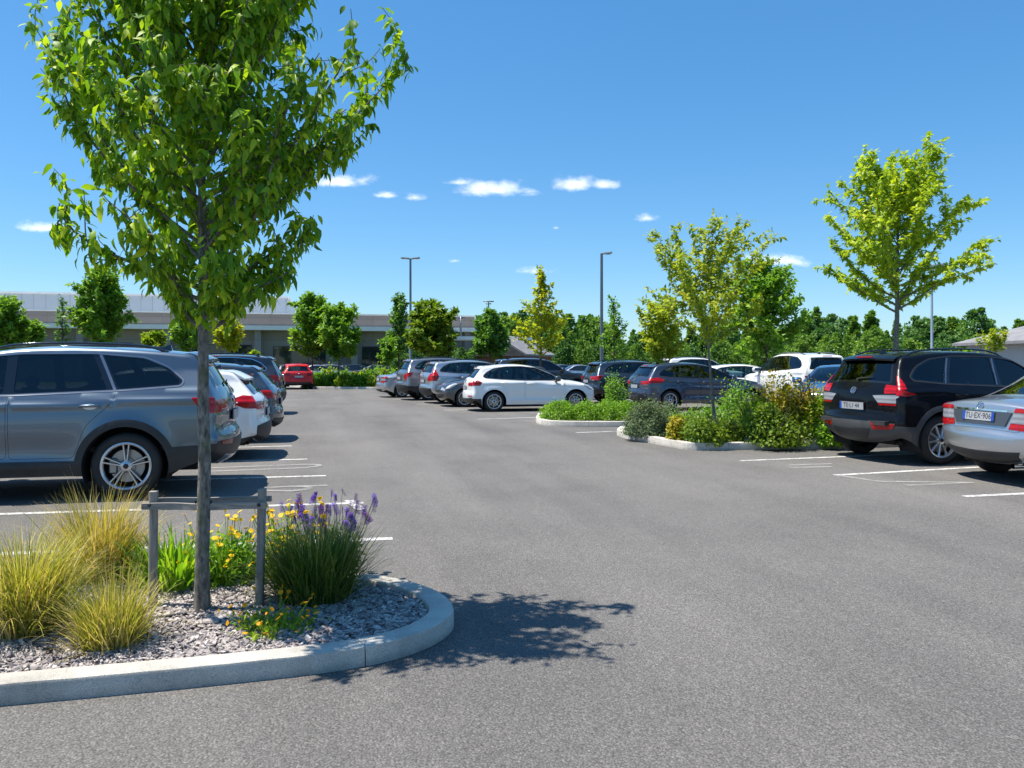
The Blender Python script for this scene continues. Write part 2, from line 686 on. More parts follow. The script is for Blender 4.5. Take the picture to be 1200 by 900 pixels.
        ds = pos(SQ + [e, 0])[0] - pos(SQ - [e, 0])[0]
        a = SQ.copy(); a[:, 1] = np.clip(SQ[:, 1] + e, -s.C, s.C)
        b = SQ.copy(); b[:, 1] = np.clip(SQ[:, 1] - e, -s.C, s.C)
        dq = pos(a)[0] - pos(b)[0]
        N = np.cross(dq, ds)
        N /= np.linalg.norm(N, axis=1, keepdims=True) + 1e-12
        n3 = np.stack([n2[:, 0], 0 * t, n2[:, 1]], 1)
        fl = (N * n3).sum(1) < 0
        N[fl] *= -1
        return p, N

    def rear_sq(s, yz):
        """(y, z) on the tail -> strip coordinates"""
        a = s.tag.get('rl', s.tag['rw1'])
        k = s.S >= a
        zz, ss = s.P[k, 1], s.S[k]
        o = np.argsort(zz)
        z = np.array([p[1] for p in yz]); y = np.array([p[0] for p in yz])
        sv = np.interp(z, zz[o], ss[o])
        return [(sv[i], np.clip(y[i] / np.interp(sv[i], s.S, s.We), -1, 1) * s.C) for i in range(len(yz))]

    def front_sq(s, yz):
        k = s.S <= s.tag['hd']
        zz, ss = s.P[k, 1], s.S[k]
        o = np.argsort(zz)
        z = np.array([p[1] for p in yz]); y = np.array([p[0] for p in yz])
        sv = np.interp(z, zz[o], ss[o])
        return [(sv[i], np.clip(y[i] / np.interp(sv[i], s.S, s.We), -1, 1) * s.C) for i in range(len(yz))]


class Piece:
    def __init__(s): s.v, s.n, s.f, s.m = [], [], [], []

    def add(s, V, N, F, m=0):
        b = len(s.v)
        s.v += [tuple(x) for x in V]; s.n += [tuple(x) for x in N]
        s.f += [tuple(int(i) + b for i in f) for f in F]; s.m += [m] * len(F)

    def build(s, name, mats, parent):
        return mk(name, s.v, s.f, mats, parent, normals=s.n, midx=s.m)


def build_car(sp, loc, rz, label, cat='car', group=None, name='parked_car'):
    sh = Shape(sp)
    lod = sp.get('lod', 1)            # 0 near, 1 middle, 2 far
    h = (.055, .09, .15)[lod]
    root = empty(name, (loc[0], loc[1], 0), rz)
    tag(root, label, cat, group)
    body_m = sp['paint']
    C = Shape.C

    def rings():
        ex = []
        for f in (.04, .14, .3, .5, .75, 1.0):
            q = sh.I - (f * sh.R)[:, None] * sh.N
            d, _, _ = seg_dist(q, sh.outline, False)
            ex += [tuple(p) for p in q[d > f * sh.R * .9]]
        return ex
    ex_rings = rings() if lod < 2 else [p for p in rings()[::2]]

    def side_piece(pc, ins, outs, off, m=0, sides=(1, -1), skirt=0.0, hh=None, clip=True, extra=None):
        vs, fs = region(ins + ([sh.side_poly] if clip else []), outs, hh or h, extra)
        if len(fs) == 0: return
        y, N = sh.side(vs)
        P = np.stack([vs[:, 0], y, vs[:, 1]], 1) + N * off
        for sd in sides:
            V = P * [1, sd, 1]; NN = N * [1, sd, 1]
            F = fs[:, ::-1] if sd > 0 else fs
            pc.add(V, NN, F, m)
            if skirt:
                be = boundary_edges(fs)
                b = len(pc.v)
                idx = {}
                for e in be:
                    for q in e:
                        if q not in idx:
                            idx[q] = len(idx)
                keys = list(idx)
                top = V[keys]; bot = (P[keys] - N[keys] * skirt) * [1, sd, 1]
                FF = []
                k = len(keys)
                for (p, q) in be:
                    f = (idx[p], idx[q], k + idx[q], k + idx[p])
                    FF.append(f if sd > 0 else f[::-1])
                out2 = np.zeros((2 * k, 3))
                cen = V[keys].mean(0)
                for q in range(2 * k):
                    dv = top[q % k] - cen
                    nn = dv - NN[keys][q % k] * dv.dot(NN[keys][q % k])
                    out2[q] = nn / (np.linalg.norm(nn) + 1e-9)
                pc.add(np.vstack([top, bot]), out2, FF, m)

    def strip_piece(pc, ins, outs, off, m=0, skirt=0.0, hh=None, extra=None):
        q = np.array(ins[0])
        g = hh or h
        ss = sh.S[(sh.S > q[:, 0].min()) & (sh.S < q[:, 0].max())]
        if lod == 2: ss = ss[::2]
        nq = max(3, int(2 * C / g))
        gx, gy = np.meshgrid(ss, np.concatenate([np.linspace(-C, C, nq), [-C * .97, C * .97]]), indexing='ij')
        vs, fs = region(ins, outs, g, extra, grid=np.stack([gx.ravel(), gy.ravel()], 1))
        if len(fs) == 0: return
        P, N = sh.strip(vs)
        pc.add(P + N * off, N, fs[:, ::-1], m)
        if skirt:
            be = boundary_edges(fs)
            idx = {}
            for e in be:
                for q in e:
                    if q not in idx: idx[q] = len(idx)
            keys = list(idx); k = len(keys)
            top = (P + N * off)[keys]; bot = (P - N * (skirt - off))[keys]
            cen = top.mean(0)
            out2 = []
            for q in range(2 * k):
                dv = top[q % k] - cen; nn = dv - N[keys][q % k] * dv.dot(N[keys][q % k])
                out2.append(nn / (np.linalg.norm(nn) + 1e-9))
            pc.add(np.vstack([top, bot]), out2, [(idx[a_], idx[b_], k + idx[b_], k + idx[a_]) for a_, b_ in be], m)

    # --- glass openings
    panes = [rounded(p, sp.get('pane_r', .035)) for p in sp['panes']]
    dlo = rounded(sp['dlo'], sp.get('dlo_r', .05))
    gap = .0035
    doors = [rounded(p, .05) for p in sp['doors']] if lod < 2 else []
    pc = Piece()
    fuel = []
    side_piece(pc, [sh.side_poly], [dlo] + doors, 0, extra=ex_rings, clip=False)
    s_end = sh.S[-1]
    ws0, ws1, rw0, rw1, tg = (sh.tag[k] for k in ('ws0', 'ws1', 'rw0', 'rw1', 'tg'))
    hd = sh.tag['hd']
    ws = rounded([(ws0 + .03, -C * .93), (ws1 - .02, -C * .90), (ws1 - .02, C * .90), (ws0 + .03, C * .93)], .09)
    rq = sp.get('rw_q', (.86, .90))
    rwp = rounded([(rw0 + .03, -C * rq[0]), (rw1 - .02, -C * rq[1]), (rw1 - .02, C * rq[1]), (rw0 + .03, C * rq[0])], .08)
    lid0 = sh.tag.get('tg0', rw0 - .02)
    lid = rounded([(lid0, -C * .955), (tg - .25, -C * .965), (tg, -C * .80), (tg, C * .80), (tg - .25, C * .965), (lid0, C * .955)], .05)
    bon = rounded([(hd, -C * .86), (ws0 - .03, -C * .97), (ws0 - .03, C * .97), (hd, C * .86)], .07)
    whole = [(0, -C), (s_end, -C), (s_end, C), (0, C)]
    edge_rows = [(sv, q * C) for sv in sh.S[::2] for q in (-.97, -.9, .9, .97)]
    sep = lod < 2
    cut_rw = [rwp]
    if sep:
        strip_piece(pc, [whole], [ws, bon, lid] + ([rwp] if rw0 < lid0 - .01 else []), 0, extra=edge_rows)
    else:
        strip_piece(pc, [whole], [ws, rwp], 0, extra=edge_rows)
    pc.build('body', body_m, root)
    if sep:
        pb = Piece(); strip_piece(pb, [offset_poly(bon, -gap)], [], 0, skirt=.02); pb.build('bonnet', body_m, root)
        pb = Piece(); strip_piece(pb, [offset_poly(lid, -gap)], [rwp] if rw1 < tg and lid0 <= rw0 else [], 0, skirt=.02)
        pb.build('boot_lid' if sp.get('sedan') else 'tailgate', body_m, root)
    # --- doors
    for di, dp in enumerate(doors):
        for sd in (1, -1):
            pd = Piece()
            side_piece(pd, [offset_poly(dp, -gap)], [dlo], .0, sides=(sd,), skirt=.02)
            do = pd.build('door', body_m, root)
            hx, hz = sp['handles'][di]
            y, N = sh.side(np.array([(hx, hz), (hx - .1, hz), (hx + .1, hz)]))
            mb = MB()
            mb.tube([(hx + .105, sd * (y[2] - .01), hz), (hx + .085, sd * (y[0] + .026), hz + .004), (hx, sd * (y[0] + .034), hz + .006), (hx - .085, sd * (y[0] + .026), hz + .004), (hx - .105, sd * (y[1] - .01), hz)], [.011, .014, .015, .014, .011], 8)
            smooth_by_angle(mb.build('handle', sp.get('handle_m', body_m), do), 60)
            if lod == 0 and sp.get('handle_cup', True):
                pq = Piece()
                cup = [(hx + .07 * math.cos(a), hz - .004 + .032 * math.sin(a)) for a in np.linspace(0, 2 * PI, 20)[:-1]]
                side_piece(pq, [cup], [], .003, sides=(sd,), hh=.02)
                pq.build('handle_cup', sp.get('cup_m', M['black_plastic']), do)
    # --- side glass, pillars and trim
    gm = sp.get('glass', M['glass_clear']) if lod < 2 else M['glass_far']
    gr = sp.get('glass_rear', gm) if lod < 2 else M['glass_far']
    for i, p in enumerate(panes):
        for sd in (1, -1):
            pw = Piece()
            side_piece(pw, [offset_poly(p, .008)], [], -.008, sides=(sd,), hh=.09)
            pw.build('window', gm if i == 0 else gr, root)
    for sd in (1, -1):
        pp = Piece()
        side_piece(pp, [dlo], panes, -.003, sides=(sd,), skirt=.02)
        pp.build('window_surround', sp.get('pillar_m', M['gloss_black']), root)
        if lod < 2:
            pt = Piece()
            side_piece(pt, [offset_poly(dlo, .012)], [offset_poly(dlo, -.007)], .004, sides=(sd,), skirt=.012, hh=.05)
            pt.build('window_trim', sp.get('trim_m', M['black_plastic']), root)
            for bar in sp.get('pillar_bars', []):
                pb2 = Piece(); side_piece(pb2, [bar], [], .002, sides=(sd,), skirt=.008, hh=.06)
                pb2.build('pillar_trim', sp.get('bar_m', M['chrome']), root)
    pw = Piece(); strip_piece(pw, [offset_poly(ws, .006)], [], -.006, hh=.12); pw.build('windscreen', gm if lod < 2 else M['glass_far'], root)
    pw = Piece(); strip_piece(pw, [offset_poly(rwp, .006)], [], -.006, hh=.12); pw.build('rear_window', gr, root)
    if lod < 2:
        for poly in (ws, rwp):
            pw = Piece(); strip_piece(pw, [poly], [offset_poly(poly, -.035)], -.004, hh=.06)
            pw.build('glass_border', M['gloss_black'], root)
    # --- cladding, bumper skirts
    if sp.get('clad'):
      for sd in (1, -1):
        for poly in sp['clad_polys']:
            pl = Piece()
            side_piece(pl, [poly], [], .010, sides=(sd,), skirt=.018, extra=ex_rings)
            if pl.v: pl.build('lower_cladding', sp.get('clad_m', M['black_plastic']), root)
        if sp.get('arch_w'):
            for xa in (sp['xf'], sp['xr']):
                pl = Piece()
                ring = [(xa + (sp['ra'] + sp['arch_w']) * math.cos(a), sp['r'] + (sp['ra'] + sp['arch_w']) * math.sin(a)) for a in np.linspace(-.6, PI + .6, 34)]
                side_piece(pl, [ring + [(xa, sp['zs'] - .3)]], [], .014, sides=(sd,), skirt=.022, hh=.05)
                pl.build('wheel_arch_cladding', sp.get('clad_m', M['black_plastic']), root)
    for pi, (nm, poly, m, where) in enumerate(sp.get('strip_parts', [])):
        ps = Piece()
        q = sh.rear_sq(poly) if where == 'rear' else sh.front_sq(poly)
        strip_piece(ps, [q], [], .009 + .0035 * pi, skirt=.016 + .003 * pi, hh=h * .7)
        ps.build(nm, m, root)
    # --- lamps (each lamp one mesh: a piece on the tail or nose and one round the corner)
    def lamps(nm, sides_, ends_, where):
        for sd in (1, -1):
            pl_ = Piece(); mats = []
            for poly, m in sides_:
                if m not in mats: mats.append(m)
                side_piece(pl_, [rounded(poly, .02)], [], .007, mats.index(m), (sd,), skirt=.012, hh=.05, extra=ex_rings)
            for poly, m in ends_:
                if m not in mats: mats.append(m)
                pl2 = [(y * sd, z) for y, z in poly]
                q = sh.rear_sq(pl2) if where == 'rear' else sh.front_sq(pl2)
                strip_piece(pl_, [q], [], .007, mats.index(m), skirt=.012, hh=.05)
            if pl_.v: pl_.build(nm, mats, root)
    lamps('tail_light', sp.get('tail_side', []), sp.get('tail_rear', []), 'rear')
    if lod < 2 or sp.get('front_shown'):
        lamps('headlight', sp.get('head_side', []), sp.get('head_front', []), 'front')
    if lod < 2 or sp.get('front_shown'):
        for poly, m, nm in sp.get('front_parts', []):
            ps = Piece(); strip_piece(ps, [sh.front_sq(poly)], [], .006, skirt=.012); ps.build(nm, m, root)
    # --- underside and wheel wells
    w = sp['W'] / 2; r, ra, zs = sp['r'], sp['ra'], sp['zs']
    mb = MB()
    fx, rx = sh.P[0][0] - .12, sh.P[-1][0] + .12
    z0 = zs + .005
    def slab(x0, x1, hw): mb.box(((x0 + x1) / 2, 0, z0 + .03), (abs(x1 - x0), hw * 2, .06))
    slab(rx, fx, w - .36)
    slab(sp['xr'] + ra + .01, sp['xf'] - ra - .01, w - .085)
    slab(rx + .05, sp['xr'] - ra - .01, w - .26); slab(sp['xf'] + ra + .01, fx - .05, w - .32)
    for xa in (sp['xf'], sp['xr']):
        for sd in (1, -1):
            ys, _ = sh.side(np.array([(xa, r + ra - .004)]))
            yo, yi = float(ys[0]) - .012, float(ys[0]) - .42
            n = 22
            a = np.linspace(-.42, PI + .42, n)
            vs = [(xa + (ra + .004) * math.cos(t), sd * yo, r + (ra + .004) * math.sin(t)) for t in a] + [(xa + (ra + .004) * math.cos(t), sd * yi, r + (ra + .004) * math.sin(t)) for t in a]
            fs = [(i, i + 1, n + i + 1, n + i) for i in range(n - 1)]
            fs.append(tuple(range(n, 2 * n)))
            mb.add(vs, fs)
    mb.build('underbody', M['under'], root)
    # --- cabin
    if lod < 2:
        mb = MB()
        zf = zs + .28
        bl = sh.belt(0)
        hw = w - .18
        cab0, cab1 = sp['cabin']
        mb.box(((cab0 + cab1) / 2, 0, zf - .02), (cab1 - cab0, hw * 2, .05))
        mb.box((cab1 - .12, 0, (zf + bl) / 2), (.4, hw * 2, bl - zf - .03), bev=.08)
        mb.box((cab0 - .05, 0, zf + .05), (.55, hw * 1.9, .06))
        smooth_by_angle(mb.build('cabin_floor', M['interior'], root))
        for (sx_, sy_, wd_) in [(sp.get('seat_x', .25), -.37, .5), (sp.get('seat_x', .25), .37, .5), (sp.get('seat_x', .25) - .88, 0, 1.25)]:
            mb = MB()
            mb.box((sx_, sy_, zf + .14), (.5, wd_, .2), bev=.06)
            top = bl + .02
            mb.box((sx_ - .30, sy_, (zf + .1 + top) / 2), (.15, wd_ * .96, top - zf), bev=.06)
            for hy in ((0,) if wd_ < .6 else (-.4, .4)):
                mb.box((sx_ - .33, sy_ + hy, top + .115), (.10, .25, .16), bev=.05)
                mb.box((sx_ - .32, sy_ + hy, top + .02), (.03, .10, .08))
            smooth_by_angle(mb.build('seat', M['interior'], root))
        mb = MB()
        mb.lathe([(.185, -.012), (.197, 0), (.185, .012), (.173, 0), (.185, -.012)], 24, axis='x')
        vs = np.array(mb.v); vs = vs @ np.array(Matrix.Rotation(R(22), 3, 'Y').transposed()) + [sp.get('seat_x', .25) + .42, .37, bl - .04]
        mb.v = [tuple(v) for v in vs]
        mb.build('steering_wheel', M['black_plastic'], root, True)
    # --- wheels
    for xa in (sp['xf'], sp['xr']):
        for sd in (1, -1):
            ys, _ = sh.side(np.array([(xa, r + ra - .004)]))
            wheel(root, xa, sd, float(ys[0]) - .035, r, sp.get('rim', 'ten'), sp.get('rim_r', .66), lod, sp.get('rim_m', M['alloy']))
    # --- mirrors
    if lod < 2 or sp.get('mirrors', True):
        xm = sp['mirror_x']; zm = float(sh.belt(xm)) + .075
        ym = float(sh.side(np.array([(xm, zm - .09)]))[0][0])
        for sd in (1, -1):
            V, F = blob((.10, .125, .085), 10, 12, 3.2)
            V = V * [1, 1, 1]
            V[:, 0] += np.where(V[:, 0] > 0, V[:, 0] * .25, -V[:, 0] * .35)
            o = mk_np('mirror', V + [xm, sd * (ym + .135), zm], F, [sp.get('mirror_m', body_m)], root)
            mb = MB(); mb.box((xm, sd * (ym + .02), zm - .075), (.07, .12, .05), bev=.015); mb.box((xm - .068, sd * (ym + .135), zm), (.012, .19, .115), 1, bev=.004)
            mb.build('mirror_foot', [M['black_plastic'], M['mirror']], o)
    # --- roof furniture
    if sp.get('rails'):
        a, b = sp['rails']
        for sd in (1, -1):
            mb = MB()
            ss = np.linspace(0, 1, 14)
            q = [(sh.S[np.argmin(np.abs(sh.P[:, 0] - (a + (b - a) * t)) + (sh.P[:, 1] < sp['H'] * .8) * 9)], sd * C * .91) for t in ss]
            P, N = sh.strip(np.array(q))
            up = np.array([.0 if t in (0, 1) else min(1, min(t, 1 - t) * 9) for t in ss]) * .05 - .004
            mb.tube(P + np.array([0, 0, 1]) * up[:, None], .014, 8)
            smooth_by_angle(mb.build('roof_rail', sp.get('rail_m', M['gloss_black']), root), 60)
    if sp.get('spoiler'):
        a, b, th, bk = sp['spoiler']          # start before roof end, length behind, thickness, drop
        pcs = Piece()
        n = 13
        rows = []
        for t in np.linspace(-.93, .93, n):
            P, N = sh.strip(np.array([(rw0 - a, t * C), (rw0 - a * .5, t * C), (rw0, t * C)]))
            d = P[2] - P[1]; d /= np.linalg.norm(d)
            e = P[2] + d * b * (1 - .35 * abs(t) ** 3) - np.array([0, 0, bk])
            rows.append([P[0] + N[0] * .002, P[1] + N[1] * .012, P[2] + N[2] * .016, e, e - np.array([.0, 0, th * .45]), P[2] - N[2] * .035])
        V = np.array(rows).reshape(-1, 3); k = 6
        F = []
        for i in range(n - 1):
            for j in range(k - 1):
                F.append((i * k + j, i * k + j + 1, (i + 1) * k + j + 1, (i + 1) * k + j))
        F.append(tuple(range(k))); F.append(tuple((n - 1) * k + j for j in range(k))[::-1])
        o = mk('spoiler', V, F, sp.get('spoiler_m', body_m), root)
        smooth_by_angle(o, 50)
        if lod < 2:
            mb = MB(); P, N = sh.strip(np.array([(rw0, 0)])); mb.box(P[0] + np.array([-b * .9, 0, -bk - th * .22]), (.02, .34, .022), bev=.004)
            mb.build('brake_light', M['red_lens'], root)
    if sp.get('fin') and lod < 2:
        k = np.argmin(np.abs(sh.P[:, 0] - sp['fin']) + (sh.P[:, 1] < sp['H'] * .8) * 9)
        p = sh.P[k]
        mk('antenna', [(p[0] + .09, .02, p[1] - .01), (p[0] + .09, -.02, p[1] - .01), (p[0] - .08, .022, p[1] - .01), (p[0] - .08, -.022, p[1] - .01), (p[0] - .06, .004, p[1] + .06), (p[0] - .06, -.004, p[1] + .06), (p[0] - .02, .004, p[1] + .05), (p[0] - .02, -.004, p[1] + .05)],
           [(0, 1, 7, 6), (6, 7, 5, 4), (4, 5, 3, 2), (0, 6, 4, 2), (1, 3, 5, 7)], M['gloss_black'], root, smooth=False)
    if sp.get('wiper') and lod < 2:
        sv = rw1 - .07
        P, N = sh.strip(np.array([(sv + .03, 0.0), (sv, -.05 * C), (sv - .03, -.42 * C)]))
        mb = MB(); mb.tube(P + N * .02, [.016, .011, .006], 6)
        mb.build('rear_wiper', M['black_plastic'], root)
    # --- plates and badges
    if sp.get('plate_z') and lod < 2:
        plate(sh, root, sp['plate_z'], sp.get('plate_text', ''), sp.get('plate_dx', .012), sp.get('plate_bands', 1))
    if sp.get('badge_z') and lod < 2:
        badge(sh, root, sp['badge_z'], sp.get('badge', 'round'))
    if sp.get('pipes') and lod < 1:
        mb = MB()
        for sy_ in sp['pipes']:
            mb.tube([(sh.P[-1][0] - .10, sy_, zs + .035), (sh.P[-1][0] + .2, sy_, zs + .04)], .032, 12, caps=False)
        mb.build('exhaust_pipe', M['chrome'], root, True)
    return root


def blob(rad, nu, nv, p=2.0):
    """superellipsoid"""
    V, F = [], []
    sg = lambda c: math.copysign(abs(c) ** (2 / p), c)
    for i in range(nu + 1):
        a = -PI / 2 + PI * i / nu
        for j in range(nv):
            b = 2 * PI * j / nv
            V.append((rad[0] * sg(math.cos(a)) * sg(math.cos(b)), rad[1] * sg(math.cos(a)) * sg(math.sin(b)), rad[2] * sg(math.sin(a))))
    for i in range(nu):
        for j in range(nv):
            F.append((i * nv + j, i * nv + (j + 1) % nv, (i + 1) * nv + (j + 1) % nv, (i + 1) * nv + j))
    return np.array(V), np.array(F)


def wheel(root, xa, sd, yo, r, style, rr, lod, rim_m):
    e = empty('wheel', (xa, 0, r), 0, root)
    n = (48, 32, 18)[lod]
    tw = .225
    rim_r = r * rr
    yf = yo                     # outer face
    mb = MB()
    prof = [(rim_r - .004, -tw + .02), (r * .86, -tw + .0), (r - .035, -tw + .004), (r - .012, -tw + .02), (r - .001, -tw + .05), (r, -tw / 2), (r - .001, -.05), (r - .012, -.018), (r - .035, -.004), (r * .86, 0.002), (rim_r + .02, -.006), (rim_r - .004, -.014)]
    mb.lathe([(a, b) for a, b in prof], n, 0, 'y')
    t = mb.build('tyre', M['rubber'], e, True)
    mb = MB()
    # barrel and outer lip
    mb.lathe([(rim_r - .002, -.012), (rim_r + .004, -.006), (rim_r - .008, -.003), (rim_r - .020, -.010), (rim_r - .028, -.030)], n, 0, 'y')
    mb.lathe([(rim_r - .028, -.030), (rim_r - .034, -.12), (rim_r - .02, -tw + .02)], n, 1, 'y')
    mb.lathe([(.058, -.012), (.050, -.006), (.0, -.004)], 20, 0, 'y')
    mb.lathe([(.028, -.003), (.0, -.001)], 16, 1, 'y')
    mb.lathe([(.058, -.012), (.072, -.03), (.07, -.1)], 20, 0, 'y')

    def spoke(a, w0, w1, sk=0.0):
        ca, sa = math.cos(a), math.sin(a)
        pts = []
        for (d, hw, dep, th) in ((.045, w0, -.012, .03), (rim_r * .5, (w0 + w1) / 2, -.016, .03), (rim_r - .018, w1, -.012, .02)):
            off = sk * (d - .045)
            for (q, y) in ((-hw, dep - th), (-hw * .8, dep - .002), (-hw * .45, dep + .005), (hw * .45, dep + .005), (hw * .8, dep - .002), (hw, dep - th)):
                u = q + off
                pts.append((d * ca - u * sa, y, d * sa + u * ca))
        fs = []
        for i in range(2):
            for j in range(5):
                fs.append((i * 6 + j, i * 6 + j + 1, (i + 1) * 6 + j + 1, (i + 1) * 6 + j))
        mb.add(pts, fs, 0)
    if style == 'double5':
        for k in range(5):
            a = R(90) + k * 2 * PI / 5
            spoke(a - .165, .011, .013, .05); spoke(a + .165, .011, .013, -.05)
    elif style == 'five':
        for k in range(5): spoke(R(90) + k * 2 * PI / 5, .03, .036)
    elif style == 'ten':
        for k in range(10): spoke(R(90) + k * 2 * PI / 10, .016, .020)
    else:
        for k in range(7):
            a = R(90) + k * 2 * PI / 7
            spoke(a - .1, .010, .012, .12); spoke(a + .1, .010, .012, -.12)
    if style == 'hub':
        mb.lathe([(rim_r - .02, -.012), (rim_r * .6, .002), (.05, .006), (0, .006)], n, 0, 'y')
    rim = mb.build('rim', [rim_m, M['alloy_back']], e, False)
    smooth_by_angle(rim, 35)
    obs = [t, rim]
    if lod < 2:
        mb = MB()
        mb.lathe([(rim_r * .72, -.075), (rim_r * .70, -.070), (.09, -.070), (.085, -.05), (.0, -.05)], 28, 0, 'y')
        mb.box((rim_r * .55, -.085, 0), (.09, .07, .17), bev=.015)
        d = mb.build('brake_disc', M['disc'], e, False)
        smooth_by_angle(d, 35)
        mb = MB(); mb.lathe([(rim_r - .03, -.13), (0, -.14)], 24, 0, 'y')
        bk = mb.build('brake_shield', M['under'], e, False)
        obs += [d, bk]
    # move to the outer face; the other side is turned about z
    e.location = (xa, sd * yf, r)
    e.rotation_euler = (0, random.uniform(0, 6.28) if style != 'double5' else 0.0, 0)
    if sd < 0: e.rotation_euler = (0, e.rotation_euler[1], PI)
    return e


def text_mesh(txt, size, bold=.0, spacing=1.0):
    c = bpy.data.curves.new('writing', 'FONT')
    c.body = txt; c.size = size; c.offset = bold; c.align_x = 'CENTER'; c.align_y = 'CENTER'; c.space_character = spacing
    o = bpy.data.objects.new('writing', c)
    COL.objects.link(o)
    bpy.context.view_layer.update()
    me = bpy.data.meshes.new_from_object(o.evaluated_get(bpy.context.evaluated_depsgraph_get()))
    vs = [tuple(v.co) for v in me.vertices]; fs = [tuple(p.vertices) for p in me.polygons]
    bpy.data.objects.remove(o); bpy.data.curves.remove(c); bpy.data.meshes.remove(me)
    return vs, fs


def plate(sh, root, z, txt, dx, bands):
    q = sh.rear_sq([(0, z), (0, z + .05), (0, z - .05)])
    P, N = sh.strip(np.array(q))
    d = (P[1] - P[2]); d /= np.linalg.norm(d)
    n = np.array([-abs(d[2]), 0, d[0] * (1 if d[2] > 0 else -1)]); n = N[0] / np.linalg.norm(N[0])
    o = empty('number_plate', tuple(P[0] + n * dx), 0, root)
    # local frame: x = to the right seen from behind, y = up, z = out
    zc = Vector(n); xc = Vector((0, -1, 0)); yc = zc.cross(xc)
    xc = yc.cross(zc)
    o.matrix_local = Matrix.Translation(Vector(P[0] + n * dx)) @ Matrix((xc, yc, zc)).transposed().to_4x4()
    mb = MB(); mb.box((0, 0, 0), (.53, .118, .012), 1, bev=.004); mb.box((0, 0, .0075), (.514, .104, .003), 0)
    mb.box((-.237, 0, .0098), (.04, .104, .002), 2)
    if bands > 1: mb.box((.237, 0, .0098), (.04, .104, .002), 2)
    mb.build('plate_board', [M['plate'], M['black_plastic'], M['plate_blue']], o)
    if txt:
        vs, fs = text_mesh(txt, .098, .002, 1.05)
        mk('plate_writing', [(v[0] * .92 + .0, v[1], .0096) for v in vs], fs, M['plate_ink'], o, smooth=False)


def badge(sh, root, z, kind):
    P, N = sh.strip(np.array(sh.rear_sq([(0, z)])))
    n = N[0]
    zc = Vector(n); yc0 = Vector((0, 0, 1)); xc = yc0.cross(zc).normalized(); yc = zc.cross(xc)
    mb = MB()
    r = .055
    mb.lathe([(r - .009, .0), (r - .008, .010), (r - .003, .013), (r, .010), (r, .0)], 28)
    def bar(a, b, w=.0055):
        a = np.array(a); b = np.array(b); d = (b - a) / np.linalg.norm(b - a); p = np.array([-d[1], d[0]]) * w
        mb.add([(*(a + p), .004), (*(b + p * .6), .004), (*(b - p * .6), .004), (*(a - p), .004), (*(a + p * .4), .011), (*(b + p * .3), .009), (*(b - p * .3), .009), (*(a - p * .4), .011)],
               [(4, 7, 6, 5), (0, 4, 5, 1), (1, 5, 6, 2), (2, 6, 7, 3), (3, 7, 4, 0)])
    if kind == 'star':
        for k in range(3):
            a = R(90) + k * 2 * PI / 3
            bar((0, 0), (r * .93 * math.cos(a), r * .93 * math.sin(a)), .009)
    else:
        bar((-.028, .036), (0, -.004)); bar((.028, .036), (0, -.004))
        bar((-.044, .012), (-.02, -.038)); bar((-.02, -.038), (0, .0)); bar((0, .0), (.02, -.038)); bar((.02, -.038), (.044, .012))
        mb.lathe([(r - .008, .003), (0, .003)], 24, 1)
    o = mb.build('badge', [M['chrome'], M['gloss_black']], root, False)
    smooth_by_angle(o, 35)
    o.matrix_local = Matrix.Translation(Vector(P[0] + n * .003)) @ Matrix((xc, yc, zc)).transposed().to_4x4()


